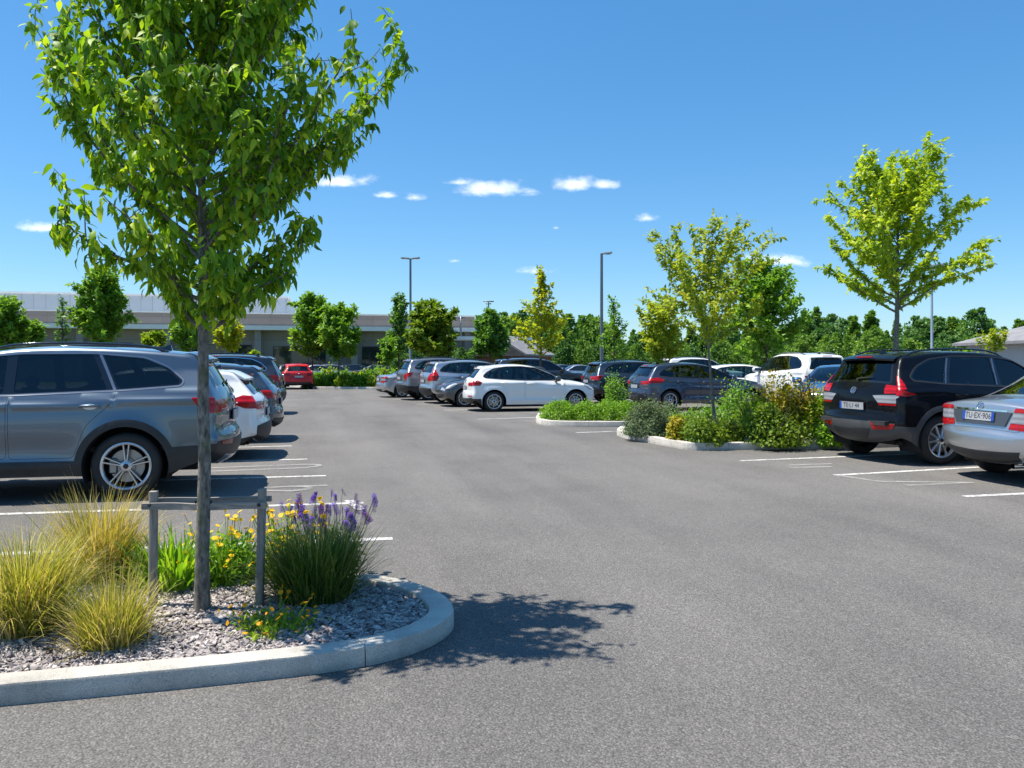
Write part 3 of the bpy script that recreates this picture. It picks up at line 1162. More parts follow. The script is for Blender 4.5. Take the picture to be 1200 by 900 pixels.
# ------------------------------------------------------------------ the kinds of car
def suv_spec():
    return dict(
        L=4.76, H=1.66, W=1.88, xf=1.42, xr=-1.37, r=.36, ra=.425, zs=.27, tum=.36, gt=.10, kf=.17, kr=.085,
        belt=((1.0, 1.08), (-1.8, 1.17)),
        prof=[(2.12, .27, .14), (2.27, .36, .16), (2.33, .52, .17), (2.32, .72, .16), (2.25, .90, .12, 'hd'), (2.05, 1.00, .07), (1.6, 1.065, .05), (1.15, 1.10, .05, 'ws0'), (.72, 1.345, .07), (.28, 1.555, .05, 'ws1'), (-.15, 1.635, .035), (-.7, 1.66, .03), (-1.3, 1.645, .03), (-1.85, 1.60, .03), (-2.02, 1.575, .035, 'rw0'), (-2.16, 1.38, .05), (-2.29, 1.17, .07, 'rw1'), (-2.35, 1.04, .09), (-2.37, .90, .10), (-2.375, .75, .11, 'tg'), (-2.42, .67, .14), (-2.43, .54, .15), (-2.37, .38, .15), (-2.22, .29, .13)],
        dlo=[(.86, 1.115), (.60, 1.30), (.18, 1.515), (-.3, 1.565), (-1.0, 1.57), (-1.52, 1.525), (-1.76, 1.42), (-1.93, 1.27), (-1.9, 1.215), (-1.27, 1.17), (-.28, 1.13)],
        panes=[[(.80, 1.13), (.56, 1.31), (.17, 1.50), (-.17, 1.545), (-.17, 1.145)], [(-.27, 1.15), (-.27, 1.548), (-1.0, 1.552), (-1.17, 1.18)], [(-1.28, 1.19), (-1.10, 1.547), (-1.50, 1.507), (-1.74, 1.40), (-1.89, 1.27), (-1.87, 1.235)]],
        doors=[[(.98, 1.07), (.90, 1.2), (-.22, 1.2), (-.22, .46), (.92, .46), (1.02, .7)], [(-.24, 1.22), (-1.28, 1.25), (-1.24, 1.05), (-.98, .80), (-.90, .58), (-.86, .46), (-.24, .46)]],
        handles=[(-.05, .985), (-1.02, 1.005)], cabin=(-1.9, 1.1), seat_x=.28, mirror_x=.72,
        clad=True, arch_w=.075,
        clad_polys=[[(-.98, .2), (-.98, .43), (1.0, .43), (1.0, .2)], [(-1.7, .2), (-1.72, .55), (-2.5, .58), (-2.5, .2)], [(1.7, .2), (1.75, .5), (2.4, .46), (2.4, .2)]],
        strip_parts=[('rear_skirt', [(-.8, .60), (.8, .60), (.8, .27), (-.8, .27)], M['black_plastic'], 'rear'), ('front_skirt', [(-.75, .46), (.75, .46), (.75, .29), (-.75, .29)], M['black_plastic'], 'front')],
        tail_side=[([(-2.02, 1.085), (-2.38, 1.08), (-2.38, .92), (-2.16, .91), (-2.08, 1.0)], M['red_lens'])],
        tail_rear=[([(.36, 1.06), (.9, 1.08), (.9, .92), (.42, .94)], M['red_lens'])],
        head_side=[([(2.30, .82), (1.95, .93), (1.86, .90), (2.05, .74), (2.32, .70)], M['head_lens'])],
        head_front=[([(.38, .72), (.9, .70), (.9, .84), (.42, .84)], M['head_lens'])],
        front_parts=[([(-.36, .68), (.36, .68), (.36, .86), (-.36, .86)], M['gloss_black'], 'grille'), ([(-.5, .35), (.5, .35), (.55, .55), (-.55, .55)], M['black_plastic'], 'air_intake')],
        rails=(.15, -1.75), spoiler=(.12, .13, .06, .0), fin=-1.62, wiper=True, plate_z=.86, badge_z=1.06, rim='double5', rim_r=.70)


def hatch_spec():
    return dict(
        L=4.24, H=1.455, W=1.79, xf=1.31, xr=-1.29, r=.315, ra=.372, zs=.22, tum=.38, gt=.12, kf=.18, kr=.11,
        belt=((.9, .925), (-1.6, 1.01)),
        prof=[(1.95, .22, .13), (2.07, .32, .15), (2.11, .47, .16), (2.08, .64, .14), (1.99, .75, .10, 'hd'), (1.72, .865, .06), (1.33, .945, .05), (1.02, .985, .05, 'ws0'), (.52, 1.235, .07), (.05, 1.395, .05, 'ws1'), (-.4, 1.455, .03), (-.9, 1.455, .03), (-1.4, 1.41, .03), (-1.60, 1.375, .03, 'rw0'), (-1.78, 1.20, .05), (-1.94, 1.03, .07, 'rw1'), (-2.02, .92, .09), (-2.045, .80, .10), (-2.05, .68, .11, 'tg'), (-2.09, .58, .14), (-2.10, .46, .15), (-2.06, .32, .14), (-1.93, .24, .12)],
        dlo=[(.86, .955), (.56, 1.13), (.06, 1.335), (-.4, 1.385), (-.9, 1.375), (-1.28, 1.315), (-1.5, 1.20), (-1.62, 1.085), (-1.55, 1.035), (-1.1, 1.0), (-.3, .965)],
        panes=[[(.80, .968), (.54, 1.125), (.06, 1.32), (-.26, 1.362), (-.26, .978)], [(-.36, .982), (-.36, 1.367), (-.88, 1.358), (-1.05, 1.315), (-1.10, 1.012)], [(-1.17, 1.018), (-1.11, 1.33), (-1.27, 1.298), (-1.47, 1.19), (-1.58, 1.085), (-1.53, 1.05)]],
        doors=[[(.93, .93), (.84, 1.05), (-.31, 1.05), (-.31, .36), (.88, .36), (.96, .6)], [(-.33, 1.06), (-1.16, 1.08), (-1.14, .95), (-.98, .74), (-.86, .50), (-.80, .36), (-.33, .36)]],
        handles=[(-.16, .86), (-.98, .885)], cabin=(-1.55, .95), seat_x=.22, mirror_x=.66,
        clad=False, clad_polys=[],
        strip_parts=[('rear_skirt', [(-.7, .42), (.7, .42), (.7, .24), (-.7, .24)], M['black_plastic'], 'rear')],
        tail_side=[([(-1.66, .90), (-1.78, .955), (-2.1, .93), (-2.1, .80), (-1.72, .80)], M['red_lens'])],
        tail_rear=[([(.42, .90), (.9, .94), (.9, .80), (.44, .80)], M['red_lens'])],
        head_side=[([(2.05, .70), (1.62, .83), (1.56, .80), (1.78, .66), (2.06, .60)], M['head_lens'])],
        head_front=[([(.40, .61), (.9, .60), (.9, .71), (.44, .71)], M['head_lens'])],
        front_parts=[([(-.34, .56), (.34, .56), (.34, .70), (-.34, .70)], M['gloss_black'], 'grille'), ([(-.5, .29), (.5, .29), (.6, .44), (-.6, .44)], M['black_plastic'], 'air_intake')],
        spoiler=(.10, .12, .05, .0), fin=-1.3, wiper=True, plate_z=.73, badge_z=.93, rim='seven', rim_r=.70)


def sedan_spec():
    return dict(
        L=4.56, H=1.44, W=1.78, xf=1.38, xr=-1.36, r=.32, ra=.375, zs=.22, tum=.40, gt=.13, kf=.16, kr=.10, sedan=True,
        belt=((.9, .94), (-1.6, 1.0)),
        prof=[(2.10, .22, .13), (2.22, .32, .15), (2.26, .47, .16), (2.23, .64, .14), (2.14, .75, .10, 'hd'), (1.85, .86, .06), (1.4, .94, .05), (1.02, .985, .05, 'ws0'), (.55, 1.22, .07), (.10, 1.385, .05, 'ws1'), (-.3, 1.44, .03), (-.7, 1.43, .03), (-.92, 1.395, .035, 'rw0'), (-1.25, 1.23, .06), (-1.58, 1.065, .05, 'rw1'), (-1.72, 1.045, .05, 'tg0'), (-2.0, 1.02, .06), (-2.15, .995, .07), (-2.20, .965, .08, 'rl'), (-2.22, .86, .09), (-2.235, .74, .10), (-2.25, .67, .11, 'tg'), (-2.29, .60, .14), (-2.295, .46, .15), (-2.25, .32, .14), (-2.1, .24, .12)],
        dlo=[(.84, .97), (.55, 1.13), (.12, 1.32), (-.3, 1.365), (-.7, 1.35), (-1.0, 1.275), (-1.33, 1.10), (-1.38, 1.03), (-1.0, 1.0), (-.3, .975)],
        panes=[[(.78, .985), (.52, 1.13), (.12, 1.305), (-.2, 1.345), (-.2, .99)], [(-.3, .992), (-.3, 1.348), (-.69, 1.335), (-.97, 1.265), (-1.0, 1.013)], [(-1.07, 1.017), (-1.05, 1.23), (-1.30, 1.095), (-1.34, 1.04)]],
        doors=[[(.93, .95), (.84, 1.05), (-.25, 1.05), (-.25, .36), (.88, .36), (.96, .6)], [(-.27, 1.06), (-1.1, 1.06), (-1.12, .95), (-1.0, .74), (-.9, .50), (-.84, .36), (-.27, .36)]],
        handles=[(-.1, .86), (-.95, .875)], cabin=(-1.4, .95), seat_x=.22, mirror_x=.66,
        clad=False, clad_polys=[],
        strip_parts=[('rear_skirt', [(-.5, .37), (.5, .37), (.46, .25), (-.46, .25)], M['black_plastic'], 'rear')],
        tail_side=[([(-1.98, .90), (-2.05, .965), (-2.3, .96), (-2.3, .89), (-1.98, .86)], M['red_lens']), ([(-1.97, .865), (-2.3, .885), (-2.3, .765), (-2.0, .765)], M['clear_lens']), ([(-2.0, .76), (-2.3, .76), (-2.3, .69), (-2.06, .69)], M['red_lens'])],
        tail_rear=[([(.52, .945), (.9, .96), (.9, .885), (.50, .885)], M['red_lens']), ([(.50, .88), (.9, .88), (.9, .765), (.47, .765)], M['clear_lens']), ([(.47, .76), (.9, .76), (.9, .69), (.45, .69)], M['red_lens'])],
        head_side=[([(2.20, .70), (1.8, .83), (1.74, .80), (1.95, .66), (2.2, .60)], M['head_lens'])],
        head_front=[([(.40, .61), (.9, .60), (.9, .71), (.44, .71)], M['head_lens'])],
        front_parts=[([(-.34, .54), (.34, .54), (.34, .72), (-.34, .72)], M['chrome'], 'grille'), ([(-.5, .29), (.5, .29), (.6, .44), (-.6, .44)], M['black_plastic'], 'air_intake')],
        plate_z=.815, badge_z=.94, badge='star', rim='five', rim_r=.68)


def scaled(sp, sx=1.0, sz=1.0, sw=1.0):
    """another car of the kind: longer, taller or wider; its wheels stay round"""
    q = dict(sp)
    f2 = lambda poly: [(x * sx, z * sz) for x, z in poly]
    fy = lambda poly: [(y * sw, z * sz) for y, z in poly]
    q['L'] *= sx; q['H'] *= sz; q['W'] *= sw; q['xf'] *= sx; q['xr'] *= sx
    q['r'] *= (sz + 1) / 2; q['ra'] *= (sz + 1) / 2
    q['zs'] *= sz
    q['prof'] = [(k[0] * sx, k[1] * sz, k[2]) + tuple(k[3:]) for k in sp['prof']]
    q['belt'] = tuple((x * sx, z * sz) for x, z in sp['belt'])
    q['dlo'] = f2(sp['dlo'])
    for k in ('panes', 'doors', 'clad_polys', 'pillar_bars'):
        if k in sp: q[k] = [f2(p) for p in sp[k]]
    q['handles'] = f2(sp['handles'])
    for k in ('tail_side', 'head_side'): q[k] = [(f2(p), m) for p, m in sp[k]]
    for k in ('tail_rear', 'head_front'): q[k] = [(fy(p), m) for p, m in sp[k]]
    q['front_parts'] = [(fy(p), m, n) for p, m, n in sp['front_parts']]
    q['strip_parts'] = [(n, fy(p), m, w) for n, p, m, w in sp['strip_parts']]
    q['cabin'] = (sp['cabin'][0] * sx, sp['cabin'][1] * sx)
    for k in ('seat_x', 'mirror_x'): q[k] = sp[k] * sx
    if 'rails' in sp: q['rails'] = (sp['rails'][0] * sx, sp['rails'][1] * sx)
    if 'fin' in sp: q['fin'] *= sx
    for k in ('plate_z', 'badge_z'):
        if k in sp: q[k] *= sz
    return q
# ================================================================== plants
def norm_(a):
    return a / (np.linalg.norm(a, axis=-1, keepdims=True) + 1e-9)


def leaf_mesh(pos, d, up, L, wr=.42, seg=3, droop=.3, fold=.2, wexp=.8):
    """one folded, drooping blade per leaf"""
    n = len(pos)
    d = norm_(d); side = norm_(np.cross(d, up)); nrm = np.cross(side, d)
    L = np.broadcast_to(L, (n,))
    dr = droop * rng.uniform(.4, 1.6, n)
    V = np.zeros((n, (seg + 1) * 3, 3))
    for i in range(seg + 1):
        t = i / seg
        w = wr / 2 * max(0.02, math.sin(PI * min(1, t ** wexp * .97 + .03))) if i < seg else .012
        x = t * (1 - .15 * t)
        for j, s in enumerate((-w, 0, w)):
            z = -dr * t * t + fold * abs(s) - (0 if j != 1 else 0)
            V[:, i * 3 + j] = pos + L[:, None] * (x * d + s * side + z[:, None] * nrm)
    base = []
    for i in range(seg):
        for j in range(2):
            base.append((i * 3 + j, i * 3 + j + 1, (i + 1) * 3 + j + 1, (i + 1) * 3 + j))
    base = np.array(base)
    k = (seg + 1) * 3
    F = (np.arange(n)[:, None, None] * k + base[None]).reshape(-1, 4)
    return V.reshape(-1, 3), F


def diamond_mesh(pos, d, up, L, wr=.6):
    n = len(pos)
    d = norm_(d); side = norm_(np.cross(d, up)); nrm = np.cross(side, d)
    L = np.broadcast_to(L, (n,))[:, None]
    V = np.stack([pos, pos + L * (.45 * d + wr / 2 * side + .06 * nrm), pos + L * (d * .95 - .12 * nrm), pos + L * (.45 * d - wr / 2 * side + .06 * nrm)], 1)
    F = np.arange(n * 4).reshape(n, 4)
    return V.reshape(-1, 3), F


def cat_meshes(parts):
    Vs, Fs, b = [], [], 0
    for V, F in parts:
        Vs.append(V); Fs.append(F + b); b += len(V)
    return np.concatenate(Vs), np.concatenate(Fs)


def grow(seed, H, r0, bare, n_br, len_fn, ang_fn, twigs=7, twig_len=.35, lean=(0, 0), wig=.02, trop=.25, leader_top=.97, az0=0.0, twig_up=.15, sub=True, forks=None, sides=7):
    """trunk, limbs and twigs of a tree: tubes, and the twig lines that carry leaves"""
    g = np.random.default_rng(seed)
    tubes, lines = [], []
    n = 14
    t = np.linspace(0, 1, n)
    px = np.cumsum(g.normal(0, wig, n)) * H * .12 + lean[0] * t
    py = np.cumsum(g.normal(0, wig, n)) * H * .12 + lean[1] * t
    px[0] = py[0] = 0; px[1] *= .3; py[1] *= .3
    lead = np.stack([px, py, t * H * leader_top], 1)
    rr = r0 * (1 - t) ** .75 * .9 + r0 * .1 * (1 - t) + .004
    rr[0] *= 1.18
    tubes.append((lead, rr, sides + 3))
    lines.append((lead[int(n * .75):], .7))
    for i in range(n_br):
        f = (i + g.uniform(.1, .9)) / n_br
        hf = bare + (1 - bare) * f * .96
        h = hf * H * leader_top
        p0 = np.array([np.interp(h, lead[:, 2], lead[:, k]) for k in range(3)])
        a = az0 + i * 2.39996 + g.normal(0, .25)
        ang = ang_fn(f) + g.normal(0, .10)
        Lb = len_fn(f, a) * g.uniform(.78, 1.12)
        m = 7
        d = np.array([math.sin(ang) * math.cos(a), math.sin(ang) * math.sin(a), math.cos(ang)])
        pts = [p0]
        for j in range(m):
            d = d + np.array([0, 0, trop / m]) + g.normal(0, .07, 3)
            d /= np.linalg.norm(d)
            pts.append(pts[-1] + d * Lb / m)
        pts = np.array(pts)
        rb = float(np.interp(h, lead[:, 2], rr)) * .55
        rad = np.linspace(max(rb, .004), .0025 + .001 * H / 5, m + 1)
        tubes.append((pts, rad, max(4, sides - 1)))
        lines.append((pts[1:], 1.0))
        k = max(2, int(twigs * (.5 + Lb / (len_fn(.3, a) + 1e-6) * .5)))
        for q in range(k):
            s = .22 + .76 * (q + g.uniform(0, .8)) / k
            idx = min(m - 1, int(s * m)); fr = s * m - idx
            b = pts[idx] * (1 - fr) + pts[idx + 1] * fr
            bd = norm_(pts[idx + 1] - pts[idx])
            rv = g.normal(0, 1, 3); sd = norm_(np.cross(bd, rv))
            td = norm_(bd * g.uniform(.35, .9) + sd * g.uniform(.5, 1.0) + np.array([0, 0, twig_up]))
            tl = twig_len * Lb * g.uniform(.5, 1.15) * (1.15 - .55 * s)
            tp = [b]
            for j in range(4):
                td = norm_(td + np.array([0, 0, .06]) + g.normal(0, .12, 3))
                tp.append(tp[-1] + td * tl / 4)
            tp = np.array(tp)
            tubes.append((tp, np.linspace(max(.003, rb * .3), .0018, 5), 4))
            lines.append((tp, 1.0))
    return tubes, lines


def leaf_points(lines, per_m, seed, jit=.02):
    g = np.random.default_rng(seed)
    P, D = [], []
    for pts, wgt in lines:
        seg = np.diff(pts, axis=0); sl = np.linalg.norm(seg, axis=1)
        L = sl.sum()
        n = g.poisson(max(0.5, L * per_m * wgt))
        if n == 0: continue
        s = np.sort(g.uniform(0, L, n)); s[-1] = L
        cs = np.concatenate([[0], np.cumsum(sl)])
        p = np.stack([np.interp(s, cs, pts[:, k]) for k in range(3)], 1)
        i = np.clip(np.searchsorted(cs, s) - 1, 0, len(sl) - 1)
        P.append(p + g.normal(0, jit, (n, 3))); D.append(norm_(seg[i]))
    return np.concatenate(P), np.concatenate(D)


def make_tree(name, loc, label, skel, per_m, leaf, mats, group=None, seed=1, down=.5, out=.6, spread=.8, cat='tree', kind='leaf', rz=0.0, wr=.42, droop=.35, tube_min=0.0):
    tubes, lines = skel
    root = empty(name, loc, rz)
    tag(root, label, cat, group)
    V, F = cat_meshes([tube_np(p, r, n) for p, r, n in tubes if r[0] > tube_min])
    mk_np('trunk', V, F, mats[0], root)
    P, D = leaf_points(lines, per_m, seed)
    g = np.random.default_rng(seed + 5)
    n = len(P)
    d = norm_(D * out + g.normal(0, spread, (n, 3)) * [1, 1, .7] + np.array([0, 0, -down]))
    up = norm_(g.normal(0, .45, (n, 3)) + np.array([0, 0, 1]) + norm_(P * [1, 1, 0]) * .35)
    L = leaf * g.uniform(.6, 1.2, n)
    if kind == 'leaf': V, F = leaf_mesh(P, d, up, L, wr, 3, droop)
    elif kind == 'leaf2': V, F = leaf_mesh(P, d, up, L, wr, 2, droop)
    else: V, F = diamond_mesh(P, d, up, L, wr)
    mk_np('crown', V, F, mats[1], root)
    return root


def blades(n, rb, L, tilt, curv, width, seed, seg=5, lmin=.5, flat=0.0, pw=1.0):
    """a tuft of arching grass blades round the origin"""
    g = np.random.default_rng(seed)
    a = g.uniform(0, 2 * PI, n)
    rr = rb * np.sqrt(g.uniform(0, 1, n))
    a2 = a + g.normal(0, .5, n)
    base = np.stack([rr * np.cos(a), rr * np.sin(a), np.zeros(n)], 1)
    th = np.abs(g.normal(0, tilt, n)) * (.35 + .65 * rr / rb)
    cv = curv * g.uniform(.2, 1.5, n)
    ln = L * (lmin + (1 - lmin) * g.uniform(0, 1, n) ** pw)
    w = width * g.uniform(.6, 1.3, n)
    tw = g.normal(0, .5, n)
    P = base.copy()
    V = np.zeros((n, (seg + 1) * 2, 3))
    for i in range(seg + 1):
        t = i / seg
        ang = np.minimum(th + cv * t * t, 2.6)
        dh = np.stack([np.cos(a2), np.sin(a2), np.zeros(n)], 1)
        d = np.sin(ang)[:, None] * dh; d[:, 2] = np.cos(ang)
        side = np.stack([-np.sin(a2 + tw), np.cos(a2 + tw), np.zeros(n)], 1)
        ww = (w * (1 - t ** 2.2) + .0004)[:, None] / 2
        V[:, i * 2] = P - side * ww; V[:, i * 2 + 1] = P + side * ww
        P = P + d * (ln / seg)[:, None]
    V[:, :, 2] = np.maximum(V[:, :, 2], -.01)
    k = (seg + 1) * 2
    base_f = np.array([(2 * i, 2 * i + 1, 2 * i + 3, 2 * i + 2) for i in range(seg)])
    F = (np.arange(n)[:, None, None] * k + base_f[None]).reshape(-1, 4)
    return V.reshape(-1, 3), F


def bush_cloud(rx, ry, rz, n, leaf, seed, lumps=9, kind='leaf2', wr=.55, shell=.45, base=.12, twig=0.0, out=.7):
    """leaves of a shrub: leaf tufts over uneven lumps"""
    g = np.random.default_rng(seed)
    c = g.normal(0, 1, (lumps, 3)); c = norm_(c) * g.uniform(.15, .62, (lumps, 1))
    c[:, 2] = np.abs(c[:, 2]) * .9 + .12
    rad = g.uniform(.30, .52, lumps)
    if lumps == 1: c[:] = 0; rad[:] = .92
    i = g.integers(0, lumps, n)
    u = norm_(g.normal(0, 1, (n, 3)))
    r = g.uniform(0, 1, n) ** shell
    P = c[i] + u * (rad[i] * r)[:, None] * (1 + g.normal(0, .08, (n, 1)))
    if twig > 0:
        k = g.uniform(0, 1, n) < .10
        P[k] += u[k] * g.uniform(.2, 1, (k.sum(), 1)) * twig
    if lumps == 1:
        P[:, 2] = np.abs(P[:, 2])
        P *= (1 + .10 * np.sin(P[:, :1] * 6 + seed) * np.sin(P[:, 1:2] * 7 + P[:, 2:] * 5))
    P = P * [rx, ry, rz]
    P[:, 2] = np.maximum(P[:, 2], base * rz * g.uniform(.1, 1.0, n))
    d = norm_(u * out + g.normal(0, .6, (n, 3)) + np.array([0, 0, .25]))
    up = norm_(u + np.array([0, 0, .8]) + g.normal(0, .35, (n, 3)))
    L = leaf * g.uniform(.6, 1.25, n)
    return leaf_mesh(P, d, up, L, wr, 2, .25) if kind == 'leaf2' else diamond_mesh(P, d, up, L, wr)


def stems_mesh(rx, ry, rz, n, rad, seed):
    g = np.random.default_rng(seed)
    parts = []
    for i in range(n):
        a = g.uniform(0, 2 * PI); e = g.uniform(.2, .75)
        p1 = np.array([math.cos(a) * rx * e, math.sin(a) * ry * e, rz * g.uniform(.6, .95)])
        p0 = np.array([math.cos(a) * rx * .12, math.sin(a) * ry * .12, -.02])
        m = (p0 + p1) / 2 + np.array([0, 0, rz * .1])
        parts.append(tube_np([p0, m * .6 + p0 * .4, m, p1], np.linspace(rad, rad * .3, 4), 5))
    return cat_meshes(parts)


def shrub(loc, rx, ry, rz, n, leaf, mat, label, seed, group=None, name='shrub', lumps=9, wr=.55, kind='leaf2', twig=.0, shell=.45, rot=0.0, cat='shrub', base=.12):
    root = empty(name, loc, rot)
    tag(root, label, cat, group)
    V, F = bush_cloud(rx, ry, rz, n, leaf, seed, lumps, kind, wr, shell, base, twig)
    mk_np('foliage', V, F, mat, root)
    V, F = stems_mesh(rx, ry, rz, 9, .012 + .008 * rz, seed + 1)
    mk_np('stem', V, F, M['bark'], root)
    return root


M['bark'] = plain('bark_brown', (.085, .066, .05), .9, 0, 0, .45, 14, .6, 45)
m, nt, b = new_mat('bark_grey')
tc = texco(nt)
mp = nd(nt, 'ShaderNodeMapping'); mp.inputs['Scale'].default_value = (1, 1, .35); lk(nt, tc, mp.inputs['Vector'])
n1 = noise(nt, mp.outputs[0], 55, 6, .65, .4); n2 = noise(nt, tc, 9, 4)
c1 = ramp(nt, n1.outputs['Fac'], [(.33, (.05, .045, .038)), (.5, (.16, .145, .125)), (.68, (.30, .28, .25))])
k = ramp(nt, n2.outputs['Fac'], [(.5, (0, 0, 0)), (.62, (1, 1, 1))])
c2 = mixc(nt, math_(nt, 'MULTIPLY', k.outputs['Color'], .5), c1.outputs['Color'], (.10, .12, .045))
lk(nt, c2, b.inputs['Base Color']); b.inputs['Roughness'].default_value = .9
bump(nt, n1.outputs['Fac'], .9, .006, b)
M['bark_grey'] = m
M['leaf_fore'] = leaf_mat('leaf_mid_green', [(0, (.032, .075, .007)), (.45, (.075, .14, .010)), (.8, (.13, .19, .012)), (1, (.22, .26, .018))], .42, .5, .25, bright=2.34)
M['leaf_yellow'] = leaf_mat('leaf_yellow_green', [(0, (.10, .16, .012)), (.5, (.18, .24, .016)), (.85, (.30, .33, .02)), (1, (.42, .38, .03))], .42, .5, .3, 1.1, bright=1.84)
M['leaf_maple'] = leaf_mat('leaf_green_gold', [(0, (.05, .10, .012)), (.6, (.11, .17, .015)), (1, (.24, .27, .02))], .38, .5, .3, .9, bright=1.45)
M['leaf_gold'] = leaf_mat('leaf_gold_green', [(0, (.14, .20, .012)), (.5, (.26, .30, .014)), (1, (.50, .43, .02))], .42, .5, .3, .8, bright=1.33)
M['leaf_sparse'] = leaf_mat('leaf_light_green', [(0, (.06, .10, .012)), (.45, (.13, .17, .014)), (1, (.27, .26, .02))], .4, .5, .3, 1.6, bright=2.07)
M['leaf_dark'] = leaf_mat('leaf_dark_green', [(0, (.018, .045, .008)), (.6, (.04, .085, .012)), (1, (.08, .14, .016))], .3, .5, .35, .5, bright=3.04)
M['leaf_mid'] = leaf_mat('leaf_plain_green', [(0, (.035, .085, .010)), (.6, (.075, .14, .014)), (1, (.16, .22, .02))], .36, .5, .3, .6, bright=2.42)
M['leaf_forest'] = leaf_mat('leaf_forest', [(0, (.022, .05, .012)), (.55, (.05, .095, .016)), (1, (.12, .16, .022))], .3, .6, .25, .12, bright=2.90)
M['leaf_forest2'] = leaf_mat('leaf_forest_dark', [(0, (.014, .035, .012)), (.6, (.03, .062, .016)), (1, (.06, .10, .02))], .25, .6, .25, .12, bright=3.78)
M['leaf_box'] = leaf_mat('leaf_bright_shrub', [(0, (.06, .13, .012)), (.5, (.12, .22, .014)), (1, (.22, .34, .02))], .36, .45, .35, 3, bright=1.59)
M['leaf_sage'] = leaf_mat('leaf_grey_green', [(0, (.045, .075, .035)), (.6, (.09, .13, .06)), (1, (.18, .22, .12))], .25, .6, .25, bright=1.35)
M['leaf_spirea'] = leaf_mat('leaf_golden_shrub', [(0, (.08, .11, .012)), (.3, (.20, .22, .016)), (.6, (.38, .30, .02)), (1, (.42, .20, .03))], .36, .5, .3, 2.6, bright=1.19)
M['leaf_spring'] = leaf_mat('leaf_yellow_shrub', [(0, (.06, .11, .010)), (.5, (.14, .22, .012)), (.85, (.30, .34, .016)), (1, (.46, .38, .02))], .38, .5, .3, 2.2, bright=1.49)
M['leaf_herb'] = leaf_mat('leaf_herb', [(0, (.06, .14, .012)), (.6, (.13, .26, .016)), (1, (.26, .36, .03))], .4, .4, .4, bright=1.40)
M['grass_gold'] = leaf_mat('grass_gold', [(0, (.17, .17, .035)), (.4, (.36, .31, .06)), (.7, (.50, .38, .10)), (1, (.55, .38, .20))], .35, .5, .3, bright=1.10)
M['grass_lime'] = leaf_mat('grass_lime', [(0, (.13, .17, .03)), (.45, (.29, .29, .05)), (.75, (.44, .38, .09)), (1, (.55, .42, .20))], .35, .5, .3, bright=1.15)
M['grass_dark'] = leaf_mat('grass_dark', [(0, (.03, .065, .012)), (.6, (.075, .13, .02)), (.9, (.16, .20, .03)), (1, (.30, .24, .08))], .3, .45, .35, bright=1.20)
M['grass_dry'] = leaf_mat('grass_straw', [(0, (.32, .24, .11)), (1, (.56, .44, .24))], .3, .6, .2)
M['petal_yellow'] = leaf_mat('petal_yellow', [(0, (.62, .40, .01)), (1, (.85, .62, .02))], .3, .5, .2)
M['petal_orange'] = leaf_mat('petal_orange', [(0, (.70, .30, .01)), (1, (.85, .48, .02))], .3, .5, .2)
M['petal_purple'] = leaf_mat('petal_purple', [(0, (.08, .025, .30)), (1, (.20, .09, .55))], .3, .5, .2)
# ================================================================== the place
# ------------------------------------------------------------------ ground
m, nt, b = new_mat('asphalt')
tc = texco(nt)
fine = noise(nt, tc, 160, 3, .7); mid = noise(nt, tc, 45, 4, .6); big = noise(nt, tc, .55, 6, .62); huge = noise(nt, tc, .11, 4, .55)
mpa = nd(nt, 'ShaderNodeMapping'); mpa.inputs['Scale'].default_value = (.9, .09, 1); lk(nt, tc, mpa.inputs['Vector'])
trk = noise(nt, mpa.outputs[0], .9, 4, .6)
vor = nd(nt, 'ShaderNodeTexVoronoi'); vor.inputs['Scale'].default_value = 105; lk(nt, tc, vor.inputs['Vector'])
vor2 = nd(nt, 'ShaderNodeTexVoronoi'); vor2.inputs['Scale'].default_value = 190; lk(nt, tc, vor2.inputs['Vector'])
st = ramp(nt, vor.outputs['Color'], [(.0, (.055, .054, .054)), (.35, (.105, .102, .100)), (.72, (.165, .160, .156)), (.93, (.25, .243, .236)), (1, (.36, .35, .34))])
st2 = ramp(nt, vor2.outputs['Color'], [(.0, (.06, .06, .06)), (.6, (.14, .137, .134)), (1, (.24, .235, .23))])
col = mixc(nt, .45, st.outputs['Color'], st2.outputs['Color'])
gapm = ramp(nt, vor.outputs['Distance'], [(.35, (1.05, 1.05, 1.05)), (.8, (.50, .50, .50))])
col = mixc(nt, .8, col, gapm.outputs['Color'], 'MULTIPLY')
pv = ramp(nt, big.outputs['Fac'], [(.28, (.98, .955, .93)), (.5, (1.18, 1.15, 1.12)), (.72, (1.30, 1.27, 1.235))])
col = mixc(nt, 1, col, pv.outputs['Color'], 'MULTIPLY')
pv2 = ramp(nt, trk.outputs['Fac'], [(.3, (.78, .78, .78)), (.55, (1.03, 1.03, 1.02)), (.7, (1.13, 1.12, 1.10))])
col = mixc(nt, 1, col, pv2.outputs['Color'], 'MULTIPLY')
pv3 = ramp(nt, huge.outputs['Fac'], [(.35, (.90, .90, .90)), (.6, (1.06, 1.05, 1.04))])
col = mixc(nt, 1, col, pv3.outputs['Color'], 'MULTIPLY')
spot = noise(nt, tc, 1.7, 3, .5)
sp_ = ramp(nt, spot.outputs['Fac'], [(.70, (0, 0, 0)), (.78, (1, 1, 1))])
col = mixc(nt, math_(nt, 'MULTIPLY', sp_.outputs['Color'], .30), col, (.05, .049, .048))
lk(nt, col, b.inputs['Base Color'])
b.inputs['Roughness'].default_value = .82
b.inputs['Specular IOR Level'].default_value = .35
hh = math_(nt, 'ADD', math_(nt, 'MULTIPLY', vor.outputs['Distance'], -1.0), math_(nt, 'MULTIPLY', fine.outputs['Fac'], .8))
bump(nt, hh, .55, .008, b)
M['asphalt'] = m

